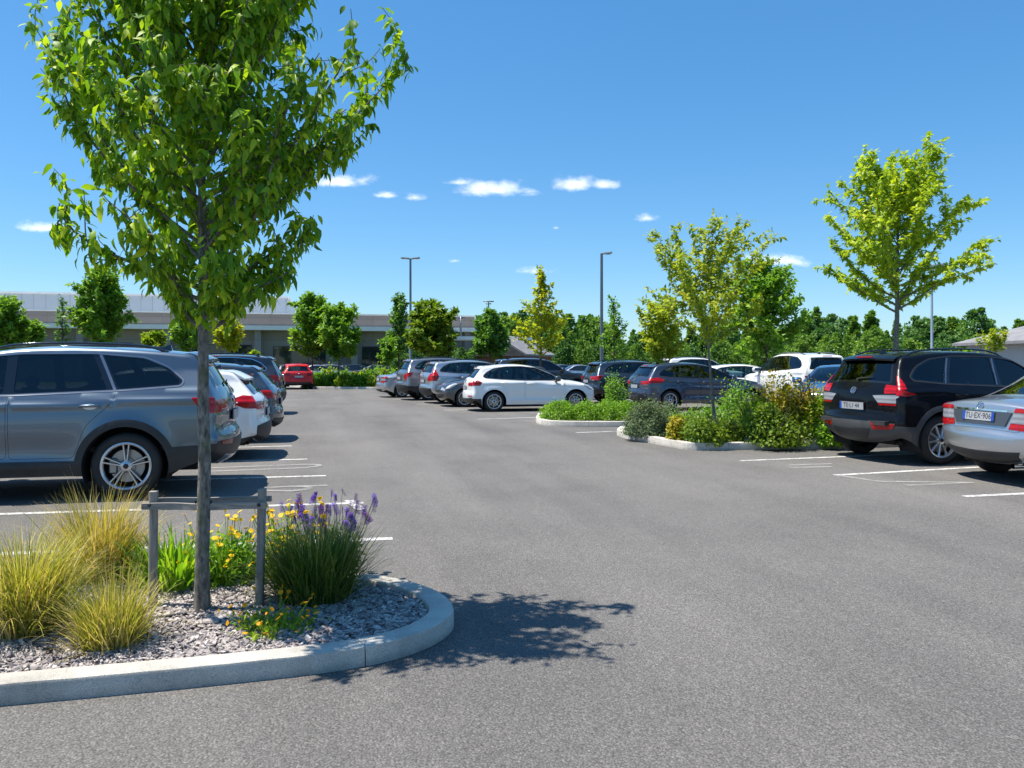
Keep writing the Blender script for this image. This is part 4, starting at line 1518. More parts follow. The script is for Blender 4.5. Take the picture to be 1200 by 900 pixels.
m, nt, b = new_mat('meadow')
tc = texco(nt)
n1 = noise(nt, tc, .08, 5); n2 = noise(nt, tc, 2.2, 5)
c1 = ramp(nt, n1.outputs['Fac'], [(.35, (.075, .105, .022)), (.55, (.12, .145, .03)), (.7, (.19, .18, .06))])
c2 = ramp(nt, n2.outputs['Fac'], [(.3, (.6, .6, .6)), (.7, (1.2, 1.2, 1.2))])
lk(nt, mixc(nt, 1, c1.outputs['Color'], c2.outputs['Color'], 'MULTIPLY'), b.inputs['Base Color'])
b.inputs['Roughness'].default_value = .95
bump(nt, n2.outputs['Fac'], .6, .1, b)
M['meadow'] = m

m, nt, b = new_mat('bay_paint')
tc = texco(nt)
n1 = noise(nt, tc, 26, 6, .7); n2 = noise(nt, tc, 3.1, 4)
f = math_(nt, 'ADD', math_(nt, 'MULTIPLY', n1.outputs['Fac'], .6), math_(nt, 'MULTIPLY', n2.outputs['Fac'], .5))
wear = ramp(nt, f, [(.50, (1, 1, 1)), (.64, (0, 0, 0))])
dirt = ramp(nt, n2.outputs['Fac'], [(.3, (.50, .49, .47)), (.7, (.74, .73, .71))])
lk(nt, dirt.outputs['Color'], b.inputs['Base Color']); b.inputs['Roughness'].default_value = .7
lk(nt, math_(nt, 'MULTIPLY_ADD', wear.outputs['Color'], .72, .28), b.inputs['Alpha'])
M['paint_line'] = m
m2 = m.copy(); m2.name = 'bay_paint_faded'
for n_ in m2.node_tree.nodes:
    if n_.type == 'MATH' and n_.operation == 'MULTIPLY_ADD':
        n_.inputs[1].default_value = .30; n_.inputs[2].default_value = .05
M['paint_faded'] = m2

m, nt, b = new_mat('kerb_concrete')
tc = texco(nt)
n1 = noise(nt, tc, 220, 3, .7); n2 = noise(nt, tc, 3.5, 6, .65); n3 = noise(nt, tc, 30, 4)
c1 = ramp(nt, n2.outputs['Fac'], [(.3, (.50, .465, .40)), (.55, (.69, .65, .575)), (.75, (.77, .73, .65))])
c2 = ramp(nt, n1.outputs['Fac'], [(.33, (.50, .50, .51)), (.5, (.95, .95, .95)), (.65, (1.12, 1.12, 1.12))])
col = mixc(nt, 1, c1.outputs['Color'], c2.outputs['Color'], 'MULTIPLY')
sep = nd(nt, 'ShaderNodeSeparateXYZ'); lk(nt, tc, sep.inputs[0])
gr = nd(nt, 'ShaderNodeMapRange'); lk(nt, sep.outputs['Z'], gr.inputs['Value']); gr.inputs['From Min'].default_value = .05; gr.inputs['From Max'].default_value = .0
col = mixc(nt, math_(nt, 'MULTIPLY', gr.outputs['Result'], math_(nt, 'MULTIPLY', n3.outputs['Fac'], .8)), col, (.13, .12, .11))
lk(nt, col, b.inputs['Base Color']); b.inputs['Roughness'].default_value = .88
bump(nt, math_(nt, 'ADD', n1.outputs['Fac'], math_(nt, 'MULTIPLY', n3.outputs['Fac'], .9)), .9, .010, b)
M['kerb'] = m
M['soil'] = plain('dark_soil', (.055, .042, .032), .95, 0, 0, .4, 9, .8, 60)
M['mulch'] = plain('bark_mulch', (.12, .085, .06), .95, 0, 0, .5, 30, 1.0, 70)


def sheet(name, poly, z, mat, kind='structure'):
    o = mk(name, [(x, y, z) for x, y in poly], [tuple(range(len(poly)))], mat, smooth=False)
    return tag(o, kind=kind)


sheet('ground', [(-900, -300), (900, -300), (900, 1200), (-900, 1200)], 0, M['meadow'])
sheet('parking_lot', [(-70, -25), (75, -25), (75, 52.6), (45, 60), (-70, 60)], .004, M['asphalt'])


def line_poly(p, q, w=.10):
    p = np.array(p, float); q = np.array(q, float)
    d = (q - p) / np.linalg.norm(q - p); n = np.array([-d[1], d[0]]) * w / 2
    return [tuple(p + n), tuple(p - n), tuple(q - n), tuple(q + n)]


def paint_line(px, mat='paint_line', w=.10, z=.008):
    pts = [G(*p) for p in px]
    mb = MB()
    for a, c in zip(pts[:-1], pts[1:]):
        mb.add([(x, y, z) for x, y in line_poly(a, c, w)], [(0, 1, 2, 3)])
        z += .001
    o = mb.build('bay_marking', M[mat])
    tag(o, kind='structure')


for px in ([(460, 632), (0, 650)], [(426, 590), (-40, 604.5)], [(382, 558), (150, 564.5)], [(360, 538.5), (150, 544)], [(342, 523), (150, 528)], [(331, 512.5), (150, 516)], [(325, 497), (180, 499.5)], [(345, 484), (240, 486)],
           [(868, 540.5), (1090, 531.5)], [(978, 557.5), (1200, 545)], [(1130, 582.5), (1260, 576)], [(675, 507.3), (800, 503.5)], [(560, 491.5), (640, 489)], [(520, 481), (600, 478.8)], [(488, 474), (560, 472.2)], [(460, 468.2), (530, 466.5)], [(700, 490.5), (760, 488.5)]):
    paint_line(px)
paint_line([(409, 587.4), (423, 598.5)], w=.10, z=.0125)
for px in ([(362, 545), (230, 550)], [(362, 549), (230, 554)], [(345, 571), (310, 572.5)], [(345, 576.5), (305, 576)], [(384, 570), (345, 571.5)],
           [(985, 558.5), (1032, 565.5), (1130, 566.5)], [(1062, 570), (1140, 566.5)], [(925, 546), (975, 544.5)], [(925, 549), (975, 548)], [(600, 494.5), (640, 494)], [(438, 463), (470, 464)]):
    paint_line(px, 'paint_faded', .09, .014)
# round ends of the worn hairpin markings
for (cx, cy_, rx_) in ((362, 547, .1), (345, 573.7, .12)):
    c = G(cx, cy_)
    mb = MB()
    n = 14
    for i in range(n):
        a0, a1 = -PI / 2 + PI * i / n, -PI / 2 + PI * (i + 1) / n
        r0, r1 = rx_, rx_ + .085
        mb.add([(c[0] + r * math.cos(a), c[1] + r * math.sin(a), .0172) for r, a in ((r0, a0), (r1, a0), (r1, a1), (r0, a1))], [(0, 1, 2, 3)])
    tag(mb.build('bay_marking', M['paint_faded']), kind='structure')


# ------------------------------------------------------------------ kerbs
def smooth_path(pts, n=8, closed=False):
    P = [np.array(p, float) for p in pts]
    out = []
    K = len(P)
    for i in range(K if closed else K - 1):
        p0 = P[(i - 1) % K] if closed or i > 0 else 2 * P[0] - P[1]
        p1, p2 = P[i], P[(i + 1) % K]
        p3 = P[(i + 2) % K] if closed or i + 2 < K else 2 * P[-1] - P[-2]
        for j in range(n):
            t = j / n
            out.append(.5 * (2 * p1 + (p2 - p0) * t + (2 * p0 - 5 * p1 + 4 * p2 - p3) * t * t + (-p0 + 3 * p1 - 3 * p2 + p3) * t ** 3))
    if not closed: out.append(P[-1])
    return np.array(out)


def kerb_run(path, joints, w=.14, h=.10, bev=.012, gap=.006):
    """kerb stones along a path (the outer edge; the bed is on the left of the path)"""
    S = np.concatenate([[0], np.cumsum(np.linalg.norm(np.diff(path, axis=0), axis=1))])
    T = np.gradient(path, axis=0); T = norm_(T)
    Nn = np.stack([-T[:, 1], T[:, 0]], 1)
    for a, c in zip(joints[:-1], joints[1:]):
        a, c = a + gap / 2, c - gap / 2
        ss = np.unique(np.concatenate([[a, c], S[(S > a) & (S < c)]]))
        P = np.stack([np.interp(ss, S, path[:, k]) for k in (0, 1)], 1)
        N = norm_(np.stack([np.interp(ss, S, Nn[:, k]) for k in (0, 1)], 1))
        prof = [(0, -.02), (.002, h - bev * 1.3), (bev * .4, h - bev * .35), (bev * 1.3, h), (w - bev, h), (w - bev * .3, h - bev * .3), (w, h - bev), (w, -.02)]
        V, F = [], []
        k = len(prof)
        for p, n in zip(P, N):
            for o, z in prof:
                wv = random.uniform(-.0012, .0012) if .001 < o < w - .001 else 0
                V.append((p[0] + n[0] * o, p[1] + n[1] * o, z + wv))
        for i in range(len(P) - 1):
            for j in range(k - 1):
                F.append((i * k + j, (i + 1) * k + j, (i + 1) * k + j + 1, i * k + j + 1))
        F.append(tuple(range(k))); F.append(tuple((len(P) - 1) * k + j for j in range(k))[::-1])
        o = mk('kerb', V, F, M['kerb'])
        smooth_by_angle(o, 38)
        tag(o, kind='structure')
    return S[-1]


bed = smooth_path([(-7.5, 3.72), (-4.5, 3.73), (-2.5, 3.745), (-1.36, 3.765), (-.45, 3.795), (.13, 3.86), (.46, 4.02), (.655, 4.28), (.68, 4.55), (.60, 4.82), (.42, 5.08), (.12, 5.28), (-.4, 5.37), (-2.5, 5.40), (-7.5, 5.45)], 10)
bl = np.concatenate([[0], np.cumsum(np.linalg.norm(np.diff(bed, axis=0), axis=1))])
j0 = bl[np.argmin(np.abs(bed[:, 0] - .16) + (bed[:, 1] > 4.5) * 9)]
j1 = bl[np.argmin(np.abs(bed[:, 1] - 4.72) + (bed[:, 0] < 0) * 9)]
kerb_run(bed, [0, 2.1, 4.1, j0 - 1.75, j0, j1, j1 + 1.05, j1 + 2.6, j1 + 4.6, bl[-1]])
T = norm_(np.gradient(bed, axis=0)); inner = bed + np.stack([-T[:, 1], T[:, 0]], 1) * .12
m, nt, b = new_mat('slate_ground')
tc = texco(nt)
v = nd(nt, 'ShaderNodeTexVoronoi'); v.inputs['Scale'].default_value = 42; lk(nt, tc, v.inputs['Vector'])
c1 = ramp(nt, v.outputs['Color'], [(.2, (.10, .085, .085)), (.8, (.28, .25, .24))])
lk(nt, c1.outputs['Color'], b.inputs['Base Color']); b.inputs['Roughness'].default_value = .9
M['slate_ground'] = m
sheet('planting_bed', [tuple(p) for p in inner], .062, M['slate_ground'])

# slate chippings: thousands of flat stones, one mesh
m, nt, b = new_mat('slate_chips')
g_ = nd(nt, 'ShaderNodeNewGeometry')
c1 = ramp(nt, g_.outputs['Random Per Island'], [(0, (.18, .155, .155)), (.3, (.30, .262, .255)), (.6, (.41, .36, .335)), (.85, (.49, .44, .40)), (1, (.62, .58, .54))])
n1 = noise(nt, texco(nt), 60, 4)
c2 = ramp(nt, n1.outputs['Fac'], [(.3, (.75, .74, .75)), (.7, (1.1, 1.1, 1.1))])
lk(nt, mixc(nt, 1, c1.outputs['Color'], c2.outputs['Color'], 'MULTIPLY'), b.inputs['Base Color']); b.inputs['Roughness'].default_value = .75
M['slate'] = m
N = 30000
u = rng.uniform(-4.2, .62, N * 2); v_ = rng.uniform(3.82, 5.36, N * 2)
k = inside(np.stack([u, v_], 1), [tuple(p) for p in bed + np.stack([-T[:, 1], T[:, 0]], 1) * .15])
u, v_ = u[k][:N], v_[k][:N]; N = len(u)
sz = rng.uniform(.006, .0135, N) * np.where(rng.uniform(0, 1, N) < .05, 1.6, 1)
tmp = np.array([(-1, -.8, -.3), (.9, -1, -.3), (1.1, .7, -.3), (-.8, 1, -.3), (-.8, -.6, .3), (.7, -.75, .3), (.8, .6, .3), (-.65, .75, .3)])
V = tmp[None] * sz[:, None, None] * np.stack([rng.uniform(.8, 1.7, N), rng.uniform(.6, 1.1, N), rng.uniform(.5, 1.1, N)], 1)[:, None, :]
V = V + rng.normal(0, .16, V.shape) * sz[:, None, None]
a = rng.uniform(0, 2 * PI, N); t1 = rng.normal(0, .33, N); t2 = rng.normal(0, .33, N)
x, y, z = V[..., 0], V[..., 1], V[..., 2]
y, z = y * np.cos(t1)[:, None] - z * np.sin(t1)[:, None], y * np.sin(t1)[:, None] + z * np.cos(t1)[:, None]
x, z = x * np.cos(t2)[:, None] + z * np.sin(t2)[:, None], -x * np.sin(t2)[:, None] + z * np.cos(t2)[:, None]
x, y = x * np.cos(a)[:, None] - y * np.sin(a)[:, None], x * np.sin(a)[:, None] + y * np.cos(a)[:, None]
V = np.stack([x + u[:, None], y + v_[:, None], z + (.068 + rng.uniform(0, .018, N))[:, None]], 2).reshape(-1, 3)
fb = np.array([(0, 3, 2, 1), (4, 5, 6, 7), (0, 1, 5, 4), (1, 2, 6, 5), (2, 3, 7, 6), (3, 0, 4, 7)])
F = (np.arange(N)[:, None, None] * 8 + fb[None]).reshape(-1, 4)
o = mk_np('slate_chippings', V, F, M['slate'], smooth=False)
tag(o, 'grey and mauve slate chippings spread over the planting bed', 'gravel', kind='stuff')

# parking island with the slim tree, and the small hedge island behind it
isl = smooth_path([(12.6, 15.6), (8.4, 15.35), G(742, 505.5), G(724, 509), G(727, 512.5), G(745, 516.5), G(788, 524.5), G(812, 528), G(880, 527.5), G(960, 526.5), G(1010, 525.5), (12.6, 12.1)], 6)
il = np.linalg.norm(np.diff(isl, axis=0), axis=1).sum()
kerb_run(isl, list(np.arange(0, il - .4, 1.02)) + [il], .15, .13)
def inner_of(path, d):
    t = norm_(np.gradient(path, axis=0)); return [tuple(p) for p in path + np.stack([-t[:, 1], t[:, 0]], 1) * d]
sheet('island_soil', inner_of(isl, .13), .09, M['mulch'])
is2 = smooth_path([(7.6, 20.6), (5.9, 20.7), G(634, 489.5), G(628, 494), G(634, 498), G(660, 500), G(735, 500.5), (7.6, 17.6)], 6)
il2 = np.linalg.norm(np.diff(is2, axis=0), axis=1).sum()
kerb_run(is2, list(np.arange(0, il2 - .4, 1.02)) + [il2], .15, .13)
sheet('hedge_soil', inner_of(is2, .13), .09, M['mulch'])
# bed along the far end of the lot
fb_ = smooth_path([(8.5, 55.5), (8.0, 51.2), AT(470, 47), AT(452, 46.2), AT(400, 46.8), AT(365, 47.5), AT(358, 48.5), (-3.2, 55.5)][::-1], 6)
fl_ = np.linalg.norm(np.diff(fb_, axis=0), axis=1).sum()
kerb_run(fb_, list(np.arange(0, fl_ - .5, 2.0)) + [fl_], .15, .13)
sheet('verge_soil', inner_of(fb_, .13), .10, M['mulch'])
# ------------------------------------------------------------------ plants of the near bed
BZ = .065


def tuft(name, px, py, label, cat, parts, group=None, h=BZ):
    p = G(px, py, h)
    root = empty(name, (p[0], p[1], h), 0)
    tag(root, label, cat, group)
    for nm, (V, F), mat in parts:
        mk_np(nm, V, F, mat, root)
    return root


tuft('ornamental_grass', 28, 742, 'large lime yellow grass tuft cut by the left edge of the picture', 'grass tuft',
     [('blades', blades(1500, .16, .64, .48, 1.35, .0062, 1, lmin=.35), M['grass_lime']), ('dry_blades', blades(240, .16, .60, .6, 1.5, .005, 2, lmin=.3), M['grass_dry']),
      ('dead_leaves', blades(150, .2, .30, 1.2, 1.0, .006, 3, lmin=.3), M['grass_dry'])])
tuft('ornamental_grass', 118, 683, 'golden brown grass tuft behind the others, left of the wooden stake', 'grass tuft',
     [('blades', blades(1300, .16, .66, .42, 1.25, .006, 4, lmin=.35), M['grass_gold']), ('dry_blades', blades(520, .17, .50, .6, 1.9, .006, 5, lmin=.3), M['grass_dry']),
      ('seed_stalks', blades(26, .1, .80, .22, .5, .004, 6, lmin=.7), M['grass_gold']), ('dead_leaves', blades(170, .26, .30, 1.25, .9, .006, 16, lmin=.3), M['grass_dry'])])
tuft('ornamental_grass', 130, 757, 'small yellow green grass tuft nearest the kerb', 'grass tuft',
     [('blades', blades(900, .13, .40, .46, 1.2, .0052, 7, lmin=.35), M['grass_lime']), ('dry_blades', blades(170, .13, .38, .55, 1.6, .005, 8, lmin=.3), M['grass_dry']),
      ('seed_stalks', blades(60, .11, .48, .2, .35, .004, 9, lmin=.75), M['grass_gold']), ('dead_leaves', blades(150, .20, .26, 1.3, .8, .005, 17, lmin=.3), M['grass_dry'])])
tuft('ornamental_grass', 369, 704, 'dark green mounded grass tuft below the purple flowers', 'grass tuft',
     [('blades', blades(2000, .18, .54, .54, 1.2, .0058, 10, lmin=.4), M['grass_dark']), ('dry_blades', blades(120, .18, .5, .75, 1.3, .0045, 11, lmin=.4), M['grass_gold']),
      ('pale_tips', blades(90, .2, .66, .6, 1.1, .0030, 12, lmin=.8), M['grass_dry'])])

# strap-leaved plants
tuft('leafy_perennial', 204, 686, 'bright green strap leaved clump between the left stake and the trunk', 'plant',
     [('leaves', blades(300, .22, .42, .6, 1.4, .021, 13, seg=5, lmin=.45), M['leaf_herb']), ('dry_leaves', blades(30, .18, .22, 1.0, 1.0, .012, 14), M['grass_dry'])])


def flower_head(seed, n=9, r=.02, mat=None, cup=.2):
    g = np.random.default_rng(seed)
    a = np.arange(n) * 2 * PI / n
    d = np.stack([np.cos(a), np.sin(a), np.full(n, cup)], 1)
    V, F = leaf_mesh(np.zeros((n, 3)), d, np.tile([0, 0, 1.0], (n, 1)), r, .75, 2, .15, .1, .9)
    return V, F


def put_flowers(root, tops, r, mat, seed, name='flower'):
    V, F = flower_head(seed, 9, r)
    first = None
    g = np.random.default_rng(seed)
    for p in tops:
        if first is None:
            first = mk_np(name, V, F, mat, root); o = first
        else:
            o = first.copy(); COL.objects.link(o); o.parent = root
        o.location = tuple(p); s = g.uniform(.6, 1.2); o.scale = (s, s, s)
        o.rotation_euler = (g.normal(0, .5), g.normal(0, .5), g.uniform(0, 6.28))


def stalks(n, rb, Lo, Hi, seed, rad=.0016, spread=.35):
    g = np.random.default_rng(seed)
    parts, tops = [], []
    for i in range(n):
        a = g.uniform(0, 2 * PI); r = rb * math.sqrt(g.uniform())
        p0 = np.array([r * .5 * math.cos(a), r * .5 * math.sin(a), 0])
        L = g.uniform(Lo, Hi)
        p1 = p0 + np.array([r * spread * 2 * math.cos(a) + g.normal(0, .02), r * spread * 2 * math.sin(a) + g.normal(0, .02), L])
        m = (p0 + p1) / 2 + g.normal(0, .012, 3)
        parts.append(tube_np([p0, m, p1], [rad * 1.4, rad, rad * .8], 4)); tops.append(p1)
    return cat_meshes(parts), tops


def flower_plant(px, py, label, n_leaf, rb, hgt_, leaf_l, leaf_mat_, n_fl, fl_h, fl_r, petal, seed, wr=.3):
    p = G(px, py, BZ)
    root = empty('flowering_plant', (p[0], p[1], BZ), 0)
    tag(root, label, 'flowers')
    (V, F), tops = stalks(n_fl, rb, fl_h[0], fl_h[1], seed)
    mk_np('stem', V, F, M['leaf_herb'], root)
    g = np.random.default_rng(seed)
    V, F = bush_cloud(rb * 1.15, rb * 1.15, hgt_, n_leaf, leaf_l, seed, 7, 'leaf2', wr, .6, .05, 0, .6)
    mk_np('foliage', V, F, leaf_mat_, root)
    put_flowers(root, tops, fl_r, petal, seed)
    return root


flower_plant(268, 684, 'green clump with flat yellow flowers between the trunk and the right stake', 2200, .27, .38, .075, M['leaf_herb'], 95, (.14, .44), .022, M['petal_yellow'], 21, .22)
flower_plant(338, 678, 'tall yellow flowering plant behind the right stake beside the dark grass', 1500, .24, .44, .06, M['leaf_spring'], 100, (.12, .50), .024, M['petal_yellow'], 22, .22)
flower_plant(322, 742, 'low trailing plant with small orange yellow flowers in front of the right stake', 520, .24, .12, .045, M['leaf_spring'], 40, (.06, .20), .017, M['petal_orange'], 23, .3)

p = G(384, 672, BZ)
root = empty('flowering_plant', (p[0], p[1], BZ), 0)
tag(root, 'purple flowering plant with upright spikes behind the dark green grass', 'flowers')
(V, F), tops = stalks(64, .25, .32, .52, 31, .0018)
mk_np('stem', V, F, M['grass_dark'], root)
V, F = bush_cloud(.27, .25, .46, 1700, .05, 32, 7, 'leaf2', .3, .6, .05, 0, .6)
mk_np('foliage', V, F, M['grass_dark'], root)
g = np.random.default_rng(5)
n = 46
zz = np.linspace(-.09, .02, n); a = np.arange(n) * 2.4
rr_ = .014 * (1.15 - (zz + .09) / .14)
V, F = leaf_mesh(np.stack([rr_ * .3 * np.cos(a), rr_ * .3 * np.sin(a), zz], 1), np.stack([np.cos(a), np.sin(a), np.full(n, .5)], 1), np.tile([0, 0, 1.0], (n, 1)), .017, .8, 2, .2)
first = None
for q in tops:
    if first is None: first = o = mk_np('flower_spike', V, F, M['petal_purple'], root)
    else:
        o = first.copy(); COL.objects.link(o); o.parent = root
    o.location = tuple(q); s = g.uniform(.6, 1.15); o.scale = (s * 1.2, s * 1.2, s * .75); o.rotation_euler = (g.normal(0, .3), g.normal(0, .3), g.uniform(0, 6))

# ------------------------------------------------------------------ stakes and the near tree
m, nt, b = new_mat('weathered_wood')
tc = texco(nt)
mp = nd(nt, 'ShaderNodeMapping'); mp.inputs['Scale'].default_value = (40, 40, 3); lk(nt, tc, mp.inputs['Vector'])
n1 = noise(nt, mp.outputs[0], 1.6, 6, .65, .6)
c1 = ramp(nt, n1.outputs['Fac'], [(.3, (.13, .115, .10)), (.5, (.26, .235, .21)), (.7, (.36, .33, .30))])
lk(nt, c1.outputs['Color'], b.inputs['Base Color']); b.inputs['Roughness'].default_value = .9
bump(nt, n1.outputs['Fac'], .5, .004, b)
M['wood'] = m
m2 = m.copy(); m2.name = 'weathered_rail'
for n_ in m2.node_tree.nodes:
    if n_.type == 'MAPPING': n_.inputs['Scale'].default_value = (3, 40, 40)
M['wood_rail'] = m2
TZ = 4.46
tl = AT(237, TZ)
stake = empty('tree_stake_frame', (tl[0], tl[1], BZ), -YAW)
tag(stake, 'two grey wooden stakes joined by rails holding the tree trunk', 'tree support')
xl = (173.5 - 237) / FPX * TZ; xr_ = (299 - 237) / FPX * TZ
for x0, x1, top in ((xl - .005, xl, .662), (xr_, xr_ + .018, .678)):
    mb = MB()
    n = 8
    k = 8
    for i in range(n + 1):
        t = i / n
        z = -.05 + (top + .05) * t
        s = .0215 + random.uniform(-.001, .001)
        x = x0 + (x1 - x0) * t
        c = .008
        for (dx, dy) in ((-s, -s + c), (-s + c, -s), (s - c, -s), (s, -s + c), (s, s - c), (s - c, s), (-s + c, s), (-s, s - c)):
            mb.v.append((x + dx, .07 + dy, z + (random.uniform(-.003, .003) if i == n else 0)))
        if i:
            for j in range(k): mb.f.append(((i - 1) * k + j, (i - 1) * k + (j + 1) % k, i * k + (j + 1) % k, i * k + j)); mb.m.append(0)
    mb.f.append(tuple(n * k + j for j in range(k))); mb.m.append(0)
    smooth_by_angle(mb.build('post', M['wood'], stake), 50)
for yy, z0, z1, hh_ in ((.025, .584, .590, .038), (.118, .600, .612, .032)):
    mb = MB()
    n = 12
    for i in range(n + 1):
        t = i / n
        x = xl - .045 + (xr_ - xl + .10) * t
        bow = -.028 * math.exp(-((x) / .09) ** 2) if yy < .05 else 0
        z = z0 + (z1 - z0) * t + .0015 * math.sin(t * 9)
        a = .010; bb = hh_ / 2 * (1 - .06 * (.5 + .5 * math.cos(t * 14)))
        for (dy, dz) in ((-a, -bb), (a, -bb), (a, bb), (-a, bb)):
            mb.v.append((x, yy - .0 + bow + dy, z + dz))
        if i:
            for j in range(4): mb.f.append(((i - 1) * 4 + j, i * 4 + j, i * 4 + (j + 1) % 4, (i - 1) * 4 + (j + 1) % 4)); mb.m.append(0)
    mb.f.append((0, 1, 2, 3)); mb.m.append(0); mb.f.append(tuple(n * 4 + j for j in (3, 2, 1, 0))); mb.m.append(0)
    mb.build('rail', M['wood_rail'], stake)
mb = MB()
for x in (xl, 0.0, xr_ + .016):
    mb2 = MB(); mb2.tube([(x, -.012 if x == 0 else .010, .595), (x, .02, .595)], .010, 10)
    mb2.build('bolt', M['black_plastic'], stake, True)
mb = MB()
pts = [(-.045 * math.cos(a) * 1.02, .0 + .045 * math.sin(a) + .02, .596) for a in np.linspace(-.6, PI + .6, 16)]
for (x, y, z) in pts: mb.v += [(x, y, z - .02), (x, y, z + .02)]
for i in range(15): mb.f.append((2 * i, 2 * i + 2, 2 * i + 3, 2 * i + 1)); mb.m.append(0)
mb.build('strap', M['black_plastic'], stake)


def len_fore(f, a):
    # lower limbs short, the widest a third up the crown, closing at the top
    return (.62 + .40 * abs(math.cos(a + YAW))) * np.interp(f, [0, .075, .18, .265, .35, .52, .69, .86, 1], [.5, .95, 1.2, 1.35, 1.5, 1.45, 1.1, .6, .2])


sk = grow(4, 3.85, .037, .42, 72, len_fore, lambda f: R(float(np.interp(f, [0, .2, .4, .7, 1], [68, 62, 54, 42, 25]))), twigs=8, twig_len=.38, wig=.012, trop=.22, lean=(.02, .0), az0=.3, twig_up=.1)
# the crown keeps to the outline of the real one: fuller to the left, waisted on the right
EH = [1.5, 1.72, 1.87, 2.06, 2.22, 2.39, 2.54, 2.77, 3.01, 3.25, 3.5, 3.8, 4.1, 4.4]
ERr = [.10, .18, .48, .74, .80, .62, .70, .88, 1.18, 1.33, 1.2, .75, .3, .1]
ELl = [.10, .15, .36, .66, .70, .70, .86, .90, .88, 1.02, .9, .62, .3, .1]


def squeeze(p, s=1.0):
    p = np.array(p)
    cx = p[:, 0] * CY - p[:, 1] * SY; cz = p[:, 0] * SY + p[:, 1] * CY      # across the view, along it
    e = np.where(cx > 0, np.interp(p[:, 2], EH, ERr), np.interp(p[:, 2], EH, ELl)) + 1e-3
    ez = .62 * (np.interp(p[:, 2], EH, ERr) + np.interp(p[:, 2], EH, ELl)) / 2 + .05
    q = np.sqrt((cx / e) ** 2 + (cz / ez) ** 2) / s + 1e-6
    k = np.where(q < .7, 1, (.7 + .3 * np.tanh((q - .7) / .3)) / q)
    k = np.where(p[:, 2] < 1.6, 1, k)
    cx, cz = cx * k, cz * k
    return np.stack([cx * CY + cz * SY, -cx * SY + cz * CY, p[:, 2]], 1)


gs = np.random.default_rng(3)
ks = {}
def key_(p): return tuple(np.round(np.asarray(p)[-1], 4))
for p_, r_, n_ in sk[0]: ks[key_(p_)] = gs.uniform(.80, 1.16)
sk = ([(squeeze(p_, ks[key_(p_)]), r_, n_) for p_, r_, n_ in sk[0]], [(squeeze(p_, ks.get(key_(p_), 1)), w_) for p_, w_ in sk[1]])
near_tree = make_tree('tree', (tl[0], tl[1], BZ - .02), 'young tree with drooping mid green leaves tied to wooden stakes in the near bed', sk, 104, .084, [M['bark_grey'], M['leaf_fore']], seed=8, down=.85, out=.55, spread=.5, wr=.40, droop=.5)

# hose and a stick at the foot of the tree
mb = MB()
a = G(205, 724, BZ + .01)
mb.tube([(a[0] - .25, a[1] - .06, BZ + .012), (a[0] - .1, a[1] - .01, BZ + .018), (a[0] + .03, a[1] + .02, BZ + .022), (a[0] + .11, a[1] + .05, BZ + .014), (a[0] + .14, a[1] + .09, BZ - .01)], [.006, .009, .008, .007, .006], 7)
o = mb.build('watering_hose', M['black_plastic'], None, True)
tag(o, 'dark watering hose lying on slate beside the tree foot', 'hose')
V, F = blob((.045, .035, .014), 6, 9, 2.4)
V = V + rng.normal(0, .002, V.shape)
s_ = G(248, 729, BZ + .02)
o = mk_np('stone', V + [s_[0], s_[1], BZ + .028], F, M['slate'], smooth=False)
tag(o, 'larger pale slate stone lying right of the tree foot', 'stone')

# ------------------------------------------------------------------ planting of the islands
def shr(px, py, wpx, top, label, seed, mat, leaf, n, name='shrub', group=None, depth=1.0, lumps=9, twig=.1, wr=.55, h=.1, dz=0.0, rmul=1.0, shell=.4):
    """shrub whose foot is at the pixel, as wide and tall as the photograph shows it"""
    Z = (CAM_H - h) * FPX / (py - HORIZ)
    p = AT(px, Z)
    rx = wpx / 2 / FPX * Z * 1.08
    H = hgt(top, Z) - h
    p = (p[0] + SY * .12, p[1] + CY * .12)
    return shrub((p[0], p[1], h - .02), rx * 1.02, rx * 1.0 * depth, H * rmul * 1.1, int(n * 1.7), leaf * 1.35, M[mat], label, seed, group, name, lumps, wr, 'leaf2', twig, shell)


shr(760, 511, 54, 471, 'rounded grey green shrub at the left end of the kerbed island', 41, 'leaf_sage', .028, 5600, lumps=1, twig=.0, shell=.12, wr=.7)
shr(766, 505, 50, 466, 'low pale flowering shrub behind the grey green one on the island', 42, 'leaf_sage', .035, 1400, lumps=8)
shr(797, 517, 44, 484, 'reddish gold low shrub left of the slim tree trunk', 43, 'leaf_spirea', .050, 1700, lumps=9)
shr(832, 520, 62, 482, 'golden green low shrub in front of the slim tree trunk', 44, 'leaf_maple', .055, 2600, lumps=11)
shr(858, 519, 40, 487, 'small green gold shrub right of the slim tree trunk', 45, 'leaf_maple', .050, 1300)
shr(806, 505, 70, 472, 'loose green shrub behind the golden shrubs on the island', 46, 'leaf_mid', .050, 2000, twig=.3)
shr(868, 503, 70, 450, 'tall thin leaved shrub behind the slim tree on the island', 47, 'leaf_mid', .050, 1500, twig=.5)
shr(905, 521, 84, 474, 'broad bright green shrub over the front kerb of the island', 48, 'leaf_maple', .060, 4200, lumps=14, twig=.2)
shr(925, 510, 96, 437, 'tall yellow topped shrub at the back of the island', 49, 'leaf_spirea', .060, 3900, lumps=13, twig=.2)
shr(970, 512, 60, 446, 'bright green shrub beside the rear of the black car', 50, 'leaf_spring', .060, 2900, lumps=10, twig=.2)
shr(978, 521, 42, 480, 'lime green low shrub touching the black car on the island', 51, 'leaf_box', .055, 1500)
shr(884, 509, 60, 462, 'green gold shrub filling the middle of the island', 53, 'leaf_spring', .055, 2200, lumps=10, twig=.2)
shr(842, 506, 56, 472, 'dark leaved shrub close behind the slim tree trunk', 54, 'leaf_mid', .050, 1800, lumps=9, twig=.3)
